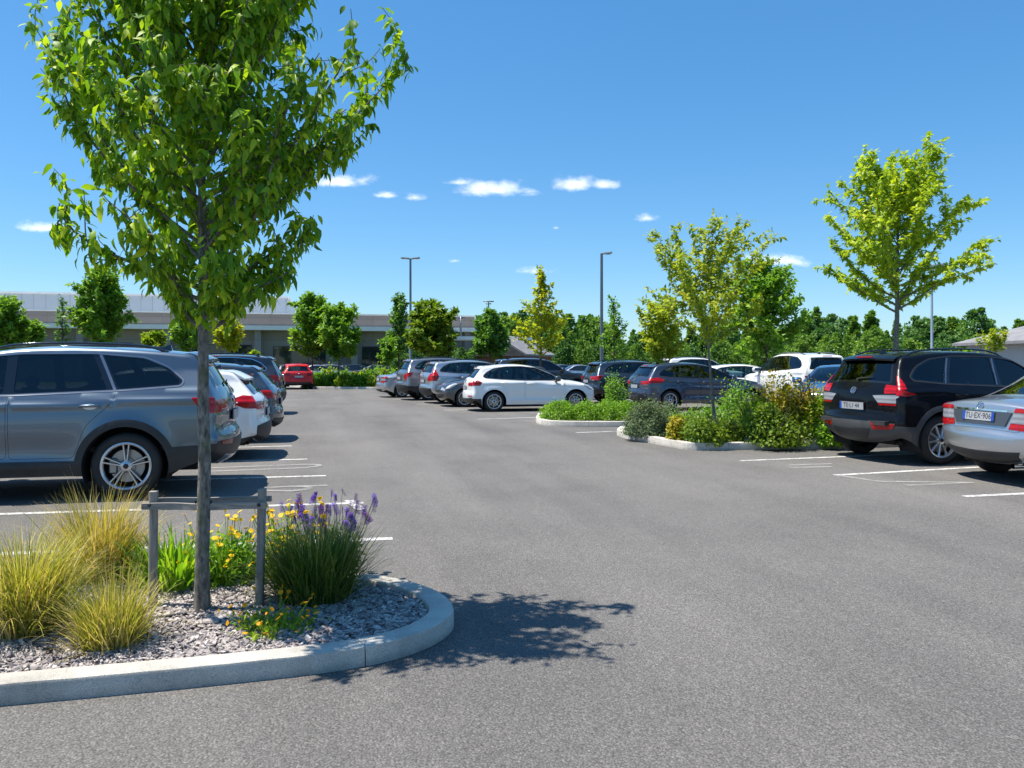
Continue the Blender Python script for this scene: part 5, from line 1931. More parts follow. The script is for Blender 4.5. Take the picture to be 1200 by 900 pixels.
shr(948, 509, 70, 440, 'orange tinged shrub near the right end of the island', 55, 'leaf_spirea', .060, 2600, lumps=10, twig=.2)
shr(780, 500, 70, 472, 'low olive shrub along the back kerb of the island', 56, 'leaf_sage', .045, 1800, lumps=9, twig=.1)
shr(1010, 514, 70, 470, 'green shrub hidden behind the black car on the island', 52, 'leaf_spring', .060, 1800)
for i, (px, wd) in enumerate(((656, 46), (688, 42), (716, 44), (738, 38))):
    shr(px, 491.5 - (i == 3), wd, 470 + (i % 2), 'low bright green clipped shrub in the hedge on the small island', 60 + i, 'leaf_box', .030, 3600, group='hedge shrubs on the small island', lumps=1, twig=.0, shell=.12, wr=.75)
shr(721, 489, 36, 440, 'upright small leaved shrub rising behind the low hedge', 66, 'leaf_mid', .05, 1500, twig=.4, lumps=8)
shr(712, 486, 30, 462, 'dark green shrub low behind the hedge', 67, 'leaf_mid', .05, 900)

for i, px in enumerate(range(362, 486, 13)):
    Zc = 48.2 - .012 * (px - 362) + (i % 3) * .7
    p = AT(px + (i * 7 % 5), Zc)
    shrub((p[0], p[1], .08), .62 + .12 * (i * 3 % 4) / 3, .7, .85 + .25 * ((i * 5) % 4) / 3, 1100, .17, M[('leaf_spring', 'leaf_box', 'leaf_box')[i % 3]],
          'light green shrub in the bed at the far end of the lot', 80 + i, 'shrubs in the far bed', 'shrub', 8, .6, 'diamond', .2)
for i, px in enumerate(range(372, 470, 16)):
    p = AT(px, 51.5 + (i % 2))
    shrub((p[0], p[1], .08), .9, .8, 1.15 + .3 * (i % 3) / 2, 1000, .19, M[('leaf_mid', 'leaf_spring')[i % 2]], 'taller green shrub at the back of the far bed', 110 + i, 'taller shrubs in the far bed', 'shrub', 8, .6, 'diamond', .3)

# ------------------------------------------------------------------ trees
def tree_px(px, Z, top, crown_py, wpx, label, seed, mat, leaf, per_m, n_br=34, bark='bark', ang=(58, 22), shape=None, twigs=7, twig_len=.38, trop=.3, rad=None, kind='leaf2', out=.5, down=.2, spread=.7, group=None, name='tree', wr=.5, lean=(0, 0), z0=0.0, wig=.02, tube_min=0.0, hf=None):
    p = AT(px, Z)
    H = hgt(top, Z) - z0
    bare = max(.08, (hgt(crown_py, Z) - z0) / H - .04)
    rmax = wpx / 2 / FPX * Z
    shape = shape or ([0, .15, .35, .6, .85, 1], [.75, 1, .95, .72, .42, .2])
    # limb length that brings the limb out to the wanted half-width
    fn = lambda f, a: rmax * float(np.interp(f, *shape)) * 1.02 / max(.42, math.sin(R(ang[0]) - (R(ang[0]) - R(ang[1])) * f * .8))
    far_ = kind == 'diamond'
    H0_ = H; H = H * (hf or (.87 if far_ else .82)); bare = max(.08, (hgt(crown_py, Z) - z0) / H - .05)
    per_m *= 1.7 if far_ else 2.5; leaf *= 1.05 if far_ else 1.2
    sk = grow(seed, H, rad or H * .011, bare, n_br, fn, lambda f: R(ang[0]) - (R(ang[0]) - R(ang[1])) * f, twigs=twigs, twig_len=twig_len, trop=trop, lean=lean, wig=wig, sides=5, az0=seed)
    return make_tree(name, (p[0], p[1], z0 - .03), label, sk, per_m, leaf, [M[bark], M[mat]], group, seed, down, out, spread, rz=0, kind=kind, wr=wr, tube_min=tube_min)


tree_px(1050, 20.5, 161, 352, 208, 'tall open crowned yellow green tree behind the black car', 101, 'leaf_yellow', .15, 25, n_br=40, bark='bark_grey', ang=(66, 24), shape=([0, .12, .3, .5, .7, .88, 1], [.78, .98, 1.0, .80, .66, .5, .25]), twigs=7, twig_len=.34, trop=.35, rad=.085, kind='leaf2', hf=.81)
tree_px(838, 14.6, 263, 398, 176, 'slim sparse leaved tree standing among the island shrubs', 102, 'leaf_sparse', .092, 30, n_br=21, bark='bark_grey', ang=(60, 20), shape=([0, .2, .45, .7, 1], [.8, .95, 1.02, .85, .45]), twigs=8, twig_len=.36, trop=.25, hf=.67, lean=(-.2, .05), rad=.034, z0=.08, kind='leaf2')
tree_px(899, 31, 314, 412, 96, 'full dark green tree behind the white hatchback right of the slim tree', 103, 'leaf_mid', .24, 22, n_br=40, ang=(70, 20), shape=([0, .2, .5, .8, 1], [.8, 1, .95, .7, .35]), twigs=8, kind='diamond', down=.1)
tree_px(776, 31, 352, 418, 60, 'broad light green tree left of the slim island tree', 104, 'leaf_sparse', .22, 20, n_br=30, ang=(70, 25), twigs=7, kind='diamond', shape=([0, .2, .5, .8, 1], [.8, 1, 1, .75, .4]))
tree_px(632, 33, 311, 412, 68, 'yellow green tree of open outline behind the white hatchback', 105, 'leaf_gold', .20, 19, n_br=32, ang=(66, 20), twigs=7, kind='diamond', hf=.97, shape=([0, .12, .3, .5, .7, 1], [.8, 1.05, .9, .55, .38, .2]))
tree_px(719, 36, 332, 418, 42, 'thin wispy tree beside the right hand lamp post', 106, 'leaf_mid', .18, 17, n_br=26, ang=(58, 22), twigs=5, kind='diamond', shape=([0, .2, .4, .6, 1], [.9, 1, .75, .45, .25]))
tree_px(505, 44, 346, 412, 66, 'dense round green and gold tree behind the grey cars', 107, 'leaf_maple', .34, 30, n_br=40, ang=(78, 12), twigs=9, kind='diamond', shape=([0, .2, .45, .7, 1], [.8, 1, .9, .5, .12]), down=.1)
tree_px(466, 50, 329, 412, 30, 'narrow tall tree beside the lamp post near the shop', 108, 'leaf_dark', .26, 19, n_br=34, ang=(55, 25), twigs=5, kind='diamond', shape=([0, .15, .4, .6, .8, 1], [1, .9, .75, .8, .6, .3]))
tree_px(456, 49, 392, 426, 34, 'small light green tree under the narrow tall one', 109, 'leaf_mid', .26, 20, n_br=22, ang=(65, 25), twigs=6, kind='diamond')
tree_px(366, 49, 346, 412, 54, 'upright light green tree in the far bed, taller of the pair by the red car', 110, 'leaf_mid', .30, 28, n_br=36, ang=(66, 16), twigs=8, kind='diamond', shape=([0, .2, .5, .8, 1], [.8, 1, .9, .6, .3]))
tree_px(397, 48, 362, 418, 54, 'lower round headed tree in the far bed, shorter of the pair by the red car', 111, 'leaf_mid', .30, 28, n_br=34, ang=(70, 18), twigs=8, kind='diamond', shape=([0, .2, .5, .8, 1], [.85, 1, .95, .7, .35]))
tree_px(119, 40, 302, 400, 78, 'conical green tree in front of the shop above the grey car', 112, 'leaf_mid', .28, 26, n_br=44, ang=(64, 18), twigs=8, kind='diamond', shape=([0, .15, .35, .6, .8, 1], [.95, 1, .9, .7, .42, .2]))
tree_px(8, 40, 342, 405, 56, 'green tree cut by the left edge above the grey car', 113, 'leaf_mid', .28, 26, n_br=34, ang=(64, 20), twigs=8, kind='diamond')
tree_px(41, 42, 366, 405, 26, 'small green tree above the windows of the grey car', 114, 'leaf_mid', .26, 24, n_br=24, ang=(60, 18), twigs=6, kind='diamond')
tree_px(74, 46, 326, 402, 18, 'thin spindly tree left of the conical tree', 115, 'leaf_dark', .22, 12, n_br=22, ang=(45, 25), twigs=4, kind='diamond')
tree_px(181, 44, 384, 408, 28, 'small rounded light green tree right of the conical tree', 116, 'leaf_spring', .26, 24, n_br=22, ang=(66, 22), twigs=6, kind='diamond')
tree_px(222, 43, 350, 405, 44, 'green tree partly hidden behind the near tree trunk', 117, 'leaf_mid', .28, 22, n_br=30, ang=(66, 22), twigs=7, kind='diamond')
tree_px(268, 43, 366, 408, 36, 'small golden yellow tree right of the near trunk', 118, 'leaf_gold', .26, 24, n_br=26, ang=(66, 22), twigs=6, kind='diamond')
tree_px(298, 50, 407, 424, 16, 'small round light green bush against the shop wall', 119, 'leaf_spring', .24, 26, n_br=14, ang=(66, 22), twigs=5, kind='diamond')
tree_px(574, 62, 351, 412, 40, 'pointed dark green tree with a thin top mast beside it', 120, 'leaf_dark', .45, 22, n_br=44, ang=(72, 20), twigs=7, kind='diamond', shape=([0, .15, .4, .7, 1], [1, 1, .8, .5, .14]))
tree_px(1165, 40, 386, 412, 40, 'thin leaved small tree in front of the pale bungalow', 121, 'leaf_sparse', .2, 14, n_br=22, ang=(60, 22), twigs=5, kind='diamond')
tree_px(1136, 40, 405, 424, 18, 'bright green little tree before the bungalow wall', 122, 'leaf_box', .2, 18, n_br=14, ang=(60, 22), twigs=5, kind='diamond')


def crown_tree(seed, H, Rm, pointed, leaf, n, mat):
    """a far tree: trunk, limbs and a crown of leaf tufts set round many boughs, as one mesh"""
    g = np.random.default_rng(seed)
    nb = 26
    P, U = [], []
    tubes = [tube_np([(0, 0, -.1), (g.normal(0, .1), g.normal(0, .1), H * .5), (0, 0, H * .93)], [H * .018, H * .012, .02], 5)]
    for i in range(nb):
        f = (i + g.uniform()) / nb
        h = H * (.10 + .82 * f)
        rr = Rm * (np.interp(f, [0, .25, 1], [.85, 1, .12]) if pointed else np.interp(f, [0, .3, .7, 1], [.75, 1, .8, .3]))
        a = i * 2.4 + g.normal(0, .4)
        c = np.array([math.cos(a) * rr * .62, math.sin(a) * rr * .62, h])
        s = rr * g.uniform(.28, .52)
        k = int(n / nb)
        u = norm_(g.normal(0, 1, (k, 3)))
        P.append(c + u * s * (g.uniform(0, 1, (k, 1)) ** .4) * [1, 1, .75]); U.append(u)
        tubes.append(tube_np([(0, 0, h - rr * .4), c], [.05, .02], 4))
    P = np.concatenate(P); U = np.concatenate(U)
    k = len(P)
    d = norm_(U + g.normal(0, .5, (k, 3)) + [0, 0, .3])
    up = norm_(U + [0, 0, .8] + g.normal(0, .3, (k, 3)))
    V, F = diamond_mesh(P, d, up, leaf * g.uniform(.6, 1.25, k), .75)
    tv, tf = cat_meshes(tubes)
    VV, FF = cat_meshes([(tv, tf), (V, F)])
    mi = np.concatenate([np.zeros(len(tf), int), np.ones(len(F), int)])
    return mk_np('forest_tree', VV, FF, [M['bark'], mat], midx=mi)


protos = [crown_tree(200 + i, 6.0, (1.9, 2.2, 1.35, 2.0, 1.25, 2.3)[i], i in (2, 4), .30, 2900, M['leaf_forest'] if i % 3 else M['leaf_forest2']) for i in range(6)]
used = set()
g = np.random.default_rng(77)


def forest(px, Z, top, group, label, kinds=(0, 1, 2, 3, 4, 5)):
    k = int(g.choice(kinds))
    o = protos[k]
    if k in used:
        o = protos[k].copy(); COL.objects.link(o)
    used.add(k)
    p = AT(px, Z)
    s = (hgt(top, Z)) / 6.0
    o.location = (p[0], p[1], 0)
    o.rotation_euler = (0, 0, g.uniform(0, 6.28))
    o.scale = (s * g.uniform(.85, 1.15), s * g.uniform(.85, 1.15), s)
    tag(o, label, 'tree', group)


for i, px in enumerate(np.linspace(925, 1300, 28)):
    forest(px + g.normal(0, 4), 72 + g.uniform(-5, 8), 368 + g.normal(0, 8) + 4 * math.sin(px / 23), 'wood behind the right half of the lot', 'dark green tree in the wood behind the right half of the lot', (2, 4, 2, 4, 0, 1, 3))
for i, px in enumerate(np.linspace(930, 1300, 26)):
    forest(px + g.normal(0, 5), 62 + g.uniform(-3, 3), 393 + g.normal(0, 7), 'lower trees along the edge of the wood', 'lower bushy tree along the edge of the wood on the right', (0, 1, 3, 5))
for i, px in enumerate(np.linspace(650, 935, 26)):
    forest(px + g.normal(0, 5), 96 + g.uniform(-8, 8), 378 + g.normal(0, 6), 'tree belt beyond the middle of the lot', 'distant green tree in the belt beyond the middle of the lot')
for i, px in enumerate(np.linspace(660, 930, 18)):
    forest(px + g.normal(0, 6), 80 + g.uniform(-4, 4), 398 + g.normal(0, 5), 'bushes below the distant tree belt', 'distant bushy growth below the tree belt', (0, 1, 3, 5))
for px, Z, top in ((596, 78, 366), (612, 82, 360), (584, 80, 362), (556, 84, 374), (566, 86, 368), (626, 84, 372), (644, 88, 362), (660, 86, 366), (548, 92, 392), (536, 92, 396)):
    forest(px, Z, top, 'dark trees beyond the brick house', 'dark round tree in the clump beyond the small brick house', (0, 1, 3, 5))
for i, px in enumerate(np.linspace(470, 560, 6)):
    forest(px, 66 + g.uniform(-2, 2), 405 + g.normal(0, 4), 'bushes beside the end of the shop', 'dark bush beside the right end of the shop', (0, 3))

# ------------------------------------------------------------------ the shop building
def part_box(name, x0, x1, y0, y1, z0, z1, mat, parent, bev=0.0):
    mb = MB(); mb.box(((x0 + x1) / 2, (y0 + y1) / 2, (z0 + z1) / 2), (x1 - x0, y1 - y0, z1 - z0), bev=bev)
    return mb.build(name, mat, parent)


def panel_mat(name, col, sx, sz, gap=.02, rough=.6, metal=0.0, var=.08):
    m, nt, b = new_mat(name)
    tc = texco(nt)
    sep = nd(nt, 'ShaderNodeSeparateXYZ'); lk(nt, tc, sep.inputs[0])
    fx = math_(nt, 'FRACT', math_(nt, 'DIVIDE', sep.outputs['X'], sx)); fz = math_(nt, 'FRACT', math_(nt, 'DIVIDE', sep.outputs['Z'], sz))
    gx = math_(nt, 'LESS_THAN', fx, gap / sx); gz = math_(nt, 'LESS_THAN', fz, gap / sz)
    gg = math_(nt, 'MAXIMUM', gx, gz)
    ix = math_(nt, 'FLOOR', math_(nt, 'DIVIDE', sep.outputs['X'], sx)); iz = math_(nt, 'FLOOR', math_(nt, 'DIVIDE', sep.outputs['Z'], sz))
    cmb = nd(nt, 'ShaderNodeCombineXYZ'); lk(nt, ix, cmb.inputs[0]); lk(nt, iz, cmb.inputs[2])
    wn = nd(nt, 'ShaderNodeTexWhiteNoise'); lk(nt, cmb.outputs[0], wn.inputs['Vector'])
    n = noise(nt, tc, .6, 5)
    f = math_(nt, 'ADD', math_(nt, 'MULTIPLY', wn.outputs['Value'], .4), math_(nt, 'MULTIPLY', n.outputs['Fac'], .6))
    c = ramp(nt, f, [(.2, tuple(x * (1 - var) for x in col)), (.8, tuple(x * (1 + var) for x in col))])
    lk(nt, mixc(nt, gg, c.outputs['Color'], tuple(x * .4 for x in col)), b.inputs['Base Color'])
    b.inputs['Roughness'].default_value = rough; b.inputs['Metallic'].default_value = metal
    return m


M['wall_grey'] = panel_mat('shop_wall_grey', (.21, .205, .205), 2.4, 1.2)
M['fascia'] = panel_mat('shop_fascia', (.23, .20, .175), 3.0, .62)
M['metal_light'] = panel_mat('shop_metal', (.42, .46, .50), 1.0, 5, .03, .45, .2)
M['white_trim'] = plain('white_trim', (.72, .72, .71), .5, 0, 0, .05, 1)
M['dark_frame'] = plain('dark_frame', (.05, .055, .06), .5)
M['shop_glass'] = plain('shop_glass', (.02, .03, .035), .04, 0, .4)
M['roof_gravel'] = plain('roof_gravel', (.25, .25, .24), .9)
shop = empty('shop_building', (-8, 74, 0), 0)
tag(shop, 'long low grey shop building with metal upper storey and white canopy', 'building')
X0, X1 = -60, 21.4
def S_(name, x0, x1, y0, y1, z0, z1, mat): return part_box(name, x0, x1, y0, y1, z0, z1, mat, shop)
S_('wall', X0, X1, 0, 26, 0, 4.42, M['wall_grey'])
S_('fascia', X0 - .05, X1 + .05, -.12, 26.1, 4.86, 5.92, M['fascia'])
S_('roof_edge', X0 - .12, X1 + .12, -.2, 26.2, 5.923, 6.05, M['white_trim'])
S_('canopy', X0 - .1, X1 + 1.2, -1.7, 26.05, 4.45, 4.83, M['white_trim'])
S_('upper_storey', X0, 4.2, 6, 24, 6.053, 7.85, M['metal_light'])
S_('upper_roof_edge', X0 - .1, 4.35, 5.85, 24.1, 7.853, 8.02, M['white_trim'])
for x in (-52, -44, -36, -28, -20, -12.2, -5.4, 2.0, 8.6, 10.3, 16.2, 20.6):
    S_('column', x - .28, x + .28, -1.2, -.65, .0, 4.447, M['wall_grey'])
for x0, x1, z0, z1 in ((-11.6, -8.4, .1, 3.3), (-3.6, -1.0, .1, 3.2), (-.6, 1.4, .1, 3.2), (3.2, 7.8, .1, 3.1), (11.0, 13.2, .1, 3.1), (13.6, 15.8, .1, 3.1), (17.4, 19.8, 1.0, 3.0), (-26.5, -21.5, .4, 3.2), (-34.5, -29.5, .4, 3.2), (-42.5, -37.5, .4, 3.2)):
    f = S_('window', x0, x1, -.045, .06, z0, z1, M['dark_frame'])
    n = max(1, int((x1 - x0) / 1.2))
    mb = MB()
    for i in range(n):
        a0 = x0 + (x1 - x0) * i / n + .05; a1 = x0 + (x1 - x0) * (i + 1) / n - .05
        mb.box(((a0 + a1) / 2, -.052, (z0 + z1) / 2), (a1 - a0, .008, z1 - z0 - .12))
    mb.build('pane', M['shop_glass'], f)

# shelter roof and frame at the far end
sh_ = empty('shelter', (*AT(566, 70), 0), 0)
tag(sh_, 'flat white roofed shelter far away between the shop and brick house', 'shelter')
part_box('roof', -3.6, 4.6, -1.4, 1.4, 3.55, 3.85, M['white_trim'], sh_)
for x in (-3.2, 0.4, 4.2):
    part_box('post', x - .07, x + .07, -.07, .07, 0, 3.547, M['metal_light'], sh_)

M['brick'] = plain('red_brick', (.26, .10, .075), .9, 0, 0, .25, 2.0)
M['roof_grey'] = plain('roof_grey', (.20, .20, .21), .8, 0, 0, .2, 1.5)
M['render_white'] = plain('render_pale', (.44, .44, .43), .85, 0, 0, .06, 1)


def house(name, label, loc, rz, w, d, eave, ridge, wallm, roofm, over=.5, windows=(), door=None, chimney=None, hip=0.0):
    r_ = empty(name, (loc[0], loc[1], 0), rz); tag(r_, label, 'house')
    mb = MB()
    x, y = w / 2, d / 2
    mb.add([(-x, -y, 0), (x, -y, 0), (x, y, 0), (-x, y, 0), (-x, -y, eave), (x, -y, eave), (x, y, eave), (-x, y, eave), (-x + hip, 0, ridge - .12), (x - hip, 0, ridge - .12)],
           [(0, 1, 5, 4), (2, 3, 7, 6), (1, 2, 6, 9, 5) if hip == 0 else (1, 2, 6, 5), (3, 0, 4, 8, 7) if hip == 0 else (3, 0, 4, 7)])
    mb.build('wall', wallm, r_)
    mb = MB()
    X, Y = x + over, y + over
    sl = (ridge - eave) / y; ez = eave - over * sl
    hx = x - hip + (over if hip == 0 else 0)
    t = .16
    vs = []
    for dz in (0, t):
        vs += [(-X, -Y, ez + dz), (X, -Y, ez + dz), (X, Y, ez + dz), (-X, Y, ez + dz), (-hx, 0, ridge + dz), (hx, 0, ridge + dz)]
    mb.add(vs, [(6, 7, 11, 10), (8, 9, 10, 11), (7, 8, 11), (9, 6, 10), (1, 0, 4, 5), (3, 2, 5, 4), (0, 1, 7, 6), (1, 2, 8, 7), (2, 3, 9, 8), (3, 0, 6, 9), (2, 1, 5), (0, 3, 4)])
    rf = mb.build('roof', roofm, r_)
    if chimney:
        cx, cy2, ch = chimney
        part_box('chimney', cx - .16, cx + .16, cy2 - .16, cy2 + .16, eave - .1, ch, M['render_white'], rf)
    for (a, b_, z0, z1) in windows:
        f = part_box('window', a, b_, -y - .05, -y + .05, z0, z1, M['white_trim'], r_)
        part_box('pane', a + .07, b_ - .07, -y - .058, -y - .052, z0 + .07, z1 - .07, M['shop_glass'], f)
    return r_


house('bungalow', 'pale bungalow with wide grey roof at the right edge behind the black car', AT(1280, 44.5), -.22, 9.4, 8.0, 2.75, 3.95, M['render_white'], M['roof_grey'], .6, ((-3.6, -2.4, .9, 2.2), (.6, 2.2, .9, 2.2)), None, (-3.9, -3.2, 3.5), 3.0)
house('brick_house', 'small far red brick house with grey roof left of the gold tree', AT(601, 68), .95, 6.4, 4.6, 2.3, 3.7, M['brick'], M['roof_grey'], .3, ((-2.0, -1.0, 1.0, 2.0),), None, None, 0)

# ------------------------------------------------------------------ lamp posts and masts
M['lamp_grey'] = plain('lamp_grey', (.16, .18, .20), .45, .5, 0, .1, 2)
M['lamp_light'] = plain('lamp_light_grey', (.42, .45, .47), .4, .6, 0, .08, 2)


def lamp_post(px, Z, top, label, heads, mat, r=.075, L=.58):
    p = AT(px, Z); H = hgt(top, Z)
    r_ = empty('lamp_post', (p[0], p[1], 0), -YAW)
    tag(r_, label, 'lamp post')
    mb = MB(); mb.tube([(0, 0, 0), (0, 0, 1.2), (0, 0, 1.25), (0, 0, H)], [r * 1.5, r * 1.5, r, r * .75], 12)
    smooth_by_angle(mb.build('pole', mat, r_), 40)
    mb = MB(); mb.box((0, 0, .03), (.45, .45, .06), bev=.01); mb.build('base_plate', mat, r_)
    for sd in heads:
        mb = MB()
        prof = [(-.16, .05), (-.15, .09), (.15, .09), (.16, .05), (.12, .0), (-.12, .0)]
        vs = []
        for (t, s) in ((.05, .45), (.3 * L, .8), (.75 * L, 1), (L, .75)):
            for (y, z) in prof: vs.append((sd * t, y * s, H - .06 + z + t * .10))
        fs = []
        for i in range(3):
            for j in range(6): fs.append((i * 6 + j, i * 6 + (j + 1) % 6, (i + 1) * 6 + (j + 1) % 6, (i + 1) * 6 + j))
        fs += [tuple(range(6))[::-1], tuple(18 + j for j in range(6))]
        mb.add(vs, fs)
        hd_ = mb.build('lamp_head', M['lamp_light'], r_)
        mb = MB(); mb.box((sd * .62 * L, 0, H - .035), (.45 * L, .2, .03)); mb.build('diffuser', M['clear_lens'], hd_)
    return r_


lamp_post(481, 49, 303, 'grey lamp post with two heads between the shop and the grey cars', (1, -1), M['lamp_grey'], .085)
lamp_post(705, 44, 297, 'tall grey lamp post with one head right of the gold tree', (1,), M['lamp_grey'], .10)
lamp_post(1092, 36, 311, 'slender pale lamp post seen through the tall yellow tree', (-1, 1), M['lamp_light'], .06)
p = AT(540, 72)
mast = empty('traffic_mast', (p[0], p[1], 0), -YAW); tag(mast, 'thin post with a long horizontal arm far behind the grey cars', 'mast')
mb = MB(); mb.tube([(0, 0, 0), (0, 0, hgt(371, 72))], [.12, .09], 8); mb.build('pole', M['lamp_grey'], mast, True)
mb = MB(); mb.tube([(.4, 0, hgt(372.5, 72)), (-2.1, 0, hgt(372.5, 72))], [.08, .06], 8); mb.build('arm', M['lamp_grey'], mast, True)
p = AT(572.5, 75)
o = MB(); o.tube([(0, 0, 0), (0, 0, hgt(352, 75))], [.14, .06], 6); o.box((0, 0, hgt(352, 75) - .1), (1.0, .1, .1)); o.box((0, 0, hgt(356, 75)), (.5, .1, .1))
o = o.build('aerial_mast', M['lamp_grey'], None, True); o.location = (p[0], p[1], 0); tag(o, 'thin aerial mast rising above the pointed dark tree', 'mast')
# ------------------------------------------------------------------ the cars
P_ = dict(
    slate=paint('paint_slate', (.115, .155, .20), .75, .34), white=paint('paint_white', (.80, .80, .79), 0, .35), silver=paint('paint_silver', (.52, .53, .55), .85, .34),
    black=paint('paint_black', (.003, .0035, .006), .0, .3, .006, .35, .12), dark=paint('paint_dark_blue', (.018, .026, .040), .5, .3), red=paint('paint_red', (.50, .006, .010), .0, .4, .03, .5, .3),
    grey=paint('paint_grey', (.26, .27, .285), .8, .35), bluegrey=paint('paint_blue_grey', (.055, .07, .105), .75, .33), teal=paint('paint_teal', (.03, .055, .085), .6, .32),
    blue=paint('paint_blue', (.02, .10, .24), .5, .32), charcoal=paint('paint_charcoal', (.07, .072, .08), .7, .35))


def car(kind, px=None, Z=None, at=None, head=0.0, label='', sx=1, sz=1, sw=1, group=None, **kw):
    sp = dict(suv=suv_spec, hatch=hatch_spec, sedan=sedan_spec)[kind]()
    sp.update(kw.pop('pre', {}))
    sp = scaled(sp, sx, sz, sw)
    sp.update(kw)
    loc = at if at is not None else AT(px, Z)
    return build_car(sp, loc, R(head), label, group=group)


# nearest: slate SUV, its tail to the aisle
car('suv', at=(-3.48, 10.15), head=180, label='slate grey estate car with roof rails parked nearest on the left', lod=0, paint=P_['slate'], glass=M['glass_dark'],
    trim_m=M['alloy_dark'], bar_m=M['alloy_dark'], pillar_bars=[[(-1.085, 1.56), (-1.055, 1.56), (-1.235, 1.17), (-1.265, 1.17)]], cup_m=M['alloy'], plate_text='', fin=-1.62, spoiler=(.12, .16, .07, .01),
    strip_parts=[('rear_skirt', [(-.8, .60), (.8, .60), (.8, .27), (-.8, .27)], M['black_plastic'], 'rear'), ('skid_plate', [(-.55, .40), (.55, .40), (.48, .28), (-.48, .28)], M['alloy'], 'rear'), ('reflector', [(.44, .60), (.72, .60), (.72, .54), (.46, .54)], M['red_dark'], 'rear'), ('reflector', [(-.44, .60), (-.72, .60), (-.72, .54), (-.46, .54)], M['red_dark'], 'rear')],
    rail_m=M['gloss_black'])
car('hatch', at=(-3.0, 13.35), head=180, label='white hatchback with a big spoiler parked next to the slate grey car', lod=0, paint=P_['white'], glass=M['glass_dark'], sx=1.0, sz=.97,
    spoiler=(.16, .24, .06, .03), tail_side=[([(-1.52, .90), (-1.75, .985), (-2.2, .93), (-2.2, .77), (-1.78, .79)], M['red_lens'])],
    tail_rear=[([(.32, .88), (.9, .93), (.9, .78), (.42, .77)], M['red_lens'])],
    strip_parts=[('rear_skirt', [(-.9, .56), (.9, .56), (.9, .24), (-.9, .24)], M['black_plastic'], 'rear')], clad=True, clad_polys=[[(-1.62, .2), (-1.72, .34), (-2.2, .42), (-2.2, .2)]])
car('hatch', at=(-2.95, 16.2), head=180, label='dark blue hatchback parked between the white hatchback and the black estate', lod=1, paint=P_['teal'], glass=M['glass_dark'], sz=1.02)
car('suv', at=(-3.65, 24.6), head=180, label='black estate car with red tail lights farthest in the left row', lod=1, paint=P_['dark'], glass=M['glass_dark'], sz=1.05, trim_m=M['chrome'])
car('hatch', px=346, Z=47.5, head=98, label='bright red hatchback seen from behind at the far end', lod=1, paint=P_['red'], sx=.9, sz=1.02, tail_rear=[([(.46, .98), (.9, 1.0), (.9, .80), (.50, .80)], M['red_dark'])])

# right edge
car('suv', at=(8.58 + 1.26, 9.79 + .92), head=3, label='black estate car with roof rails parked behind the silver saloon', lod=0, paint=P_['black'], glass=M['glass_dark'], sx=.95, sw=.98,
    pre=dict(L=4.62, prof=[k if k[0] > -1.5 else ((k[0] + .16,) + tuple(k[1:])) for k in suv_spec()['prof']],
             dlo=[(x + .10 if x < -1.4 else x, z) for x, z in suv_spec()['dlo']], panes=[[(x + .10 if x < -1.4 else x, z) for x, z in p] for p in suv_spec()['panes']]),
    bar_m=M['alloy_dark'], pillar_bars=[[(-1.035, 1.545), (-1.01, 1.545), (-1.17, 1.17), (-1.195, 1.17)], [(-.215, 1.545), (-.19, 1.545), (-.235, 1.15), (-.26, 1.15)]],
    tail_side=[([(-1.72, 1.02), (-1.99, 1.09), (-2.35, 1.10), (-2.35, 1.02), (-1.96, 1.0), (-1.9, .99)], M['red_lens']), ([(-1.97, .995), (-2.35, 1.015), (-2.35, .895), (-2.05, .895)], M['clear_lens']), ([(-2.05, .89), (-2.35, .89), (-2.35, .86), (-2.0, .86)], M['red_lens']), ([(-1.88, 1.09), (-2.25, 1.09), (-2.05, 1.42), (-1.90, 1.42)], M['red_lens'])],
    tail_rear=[([(.60, 1.04), (.95, 1.06), (.95, 1.40), (.62, 1.40), (.585, 1.22), (.58, 1.09)], M['red_lens']), ([(.40, 1.0), (.95, 1.035), (.95, .895), (.50, .895)], M['clear_lens']), ([(.50, .89), (.95, .89), (.95, .86), (.52, .86)], M['red_lens'])],
    strip_parts=[('rear_skirt', [(-.85, .62), (.85, .62), (.85, .29), (-.85, .29)], M['grey_plastic'], 'rear'), ('reflector', [(.42, .60), (.78, .60), (.74, .49), (.46, .49)], M['red_lens'], 'rear'), ('reflector', [(-.42, .60), (-.78, .60), (-.74, .49), (-.46, .49)], M['red_lens'], 'rear'), ('bumper_lip', [(-.40, .50), (.40, .50), (.30, .36), (-.30, .36)], M['black_plastic'], 'rear')],
    clad_m=M['grey_plastic'], plate_text='TE·L1 44', plate_z=.83, plate_bands=1, rim='ten', rim_r=.69, cup_m=M['black_plastic'], rail_m=M['gloss_black'], spoiler=(.14, .12, .06, .0))
car('sedan', at=(10.05, 8.12), head=-4, label='silver saloon cut by the right edge, nearest on the right', lod=0, paint=P_['silver'], sx=1.0, sz=1.0, plate_text='TU·EX·906', plate_bands=2, pipes=(-.5,),
    handle_m=M['chrome'], strip_parts=[('rear_skirt', [(-.60, .40), (.60, .40), (.55, .26), (-.55, .26)], M['black_plastic'], 'rear'), ('boot_trim', [(-.42, .905), (.42, .905), (.42, .885), (-.42, .885)], M['chrome'], 'rear'), ('plate_recess', [(-.48, .882), (.48, .882), (.40, .715), (-.40, .715)], M['silver_dark'], 'rear')])

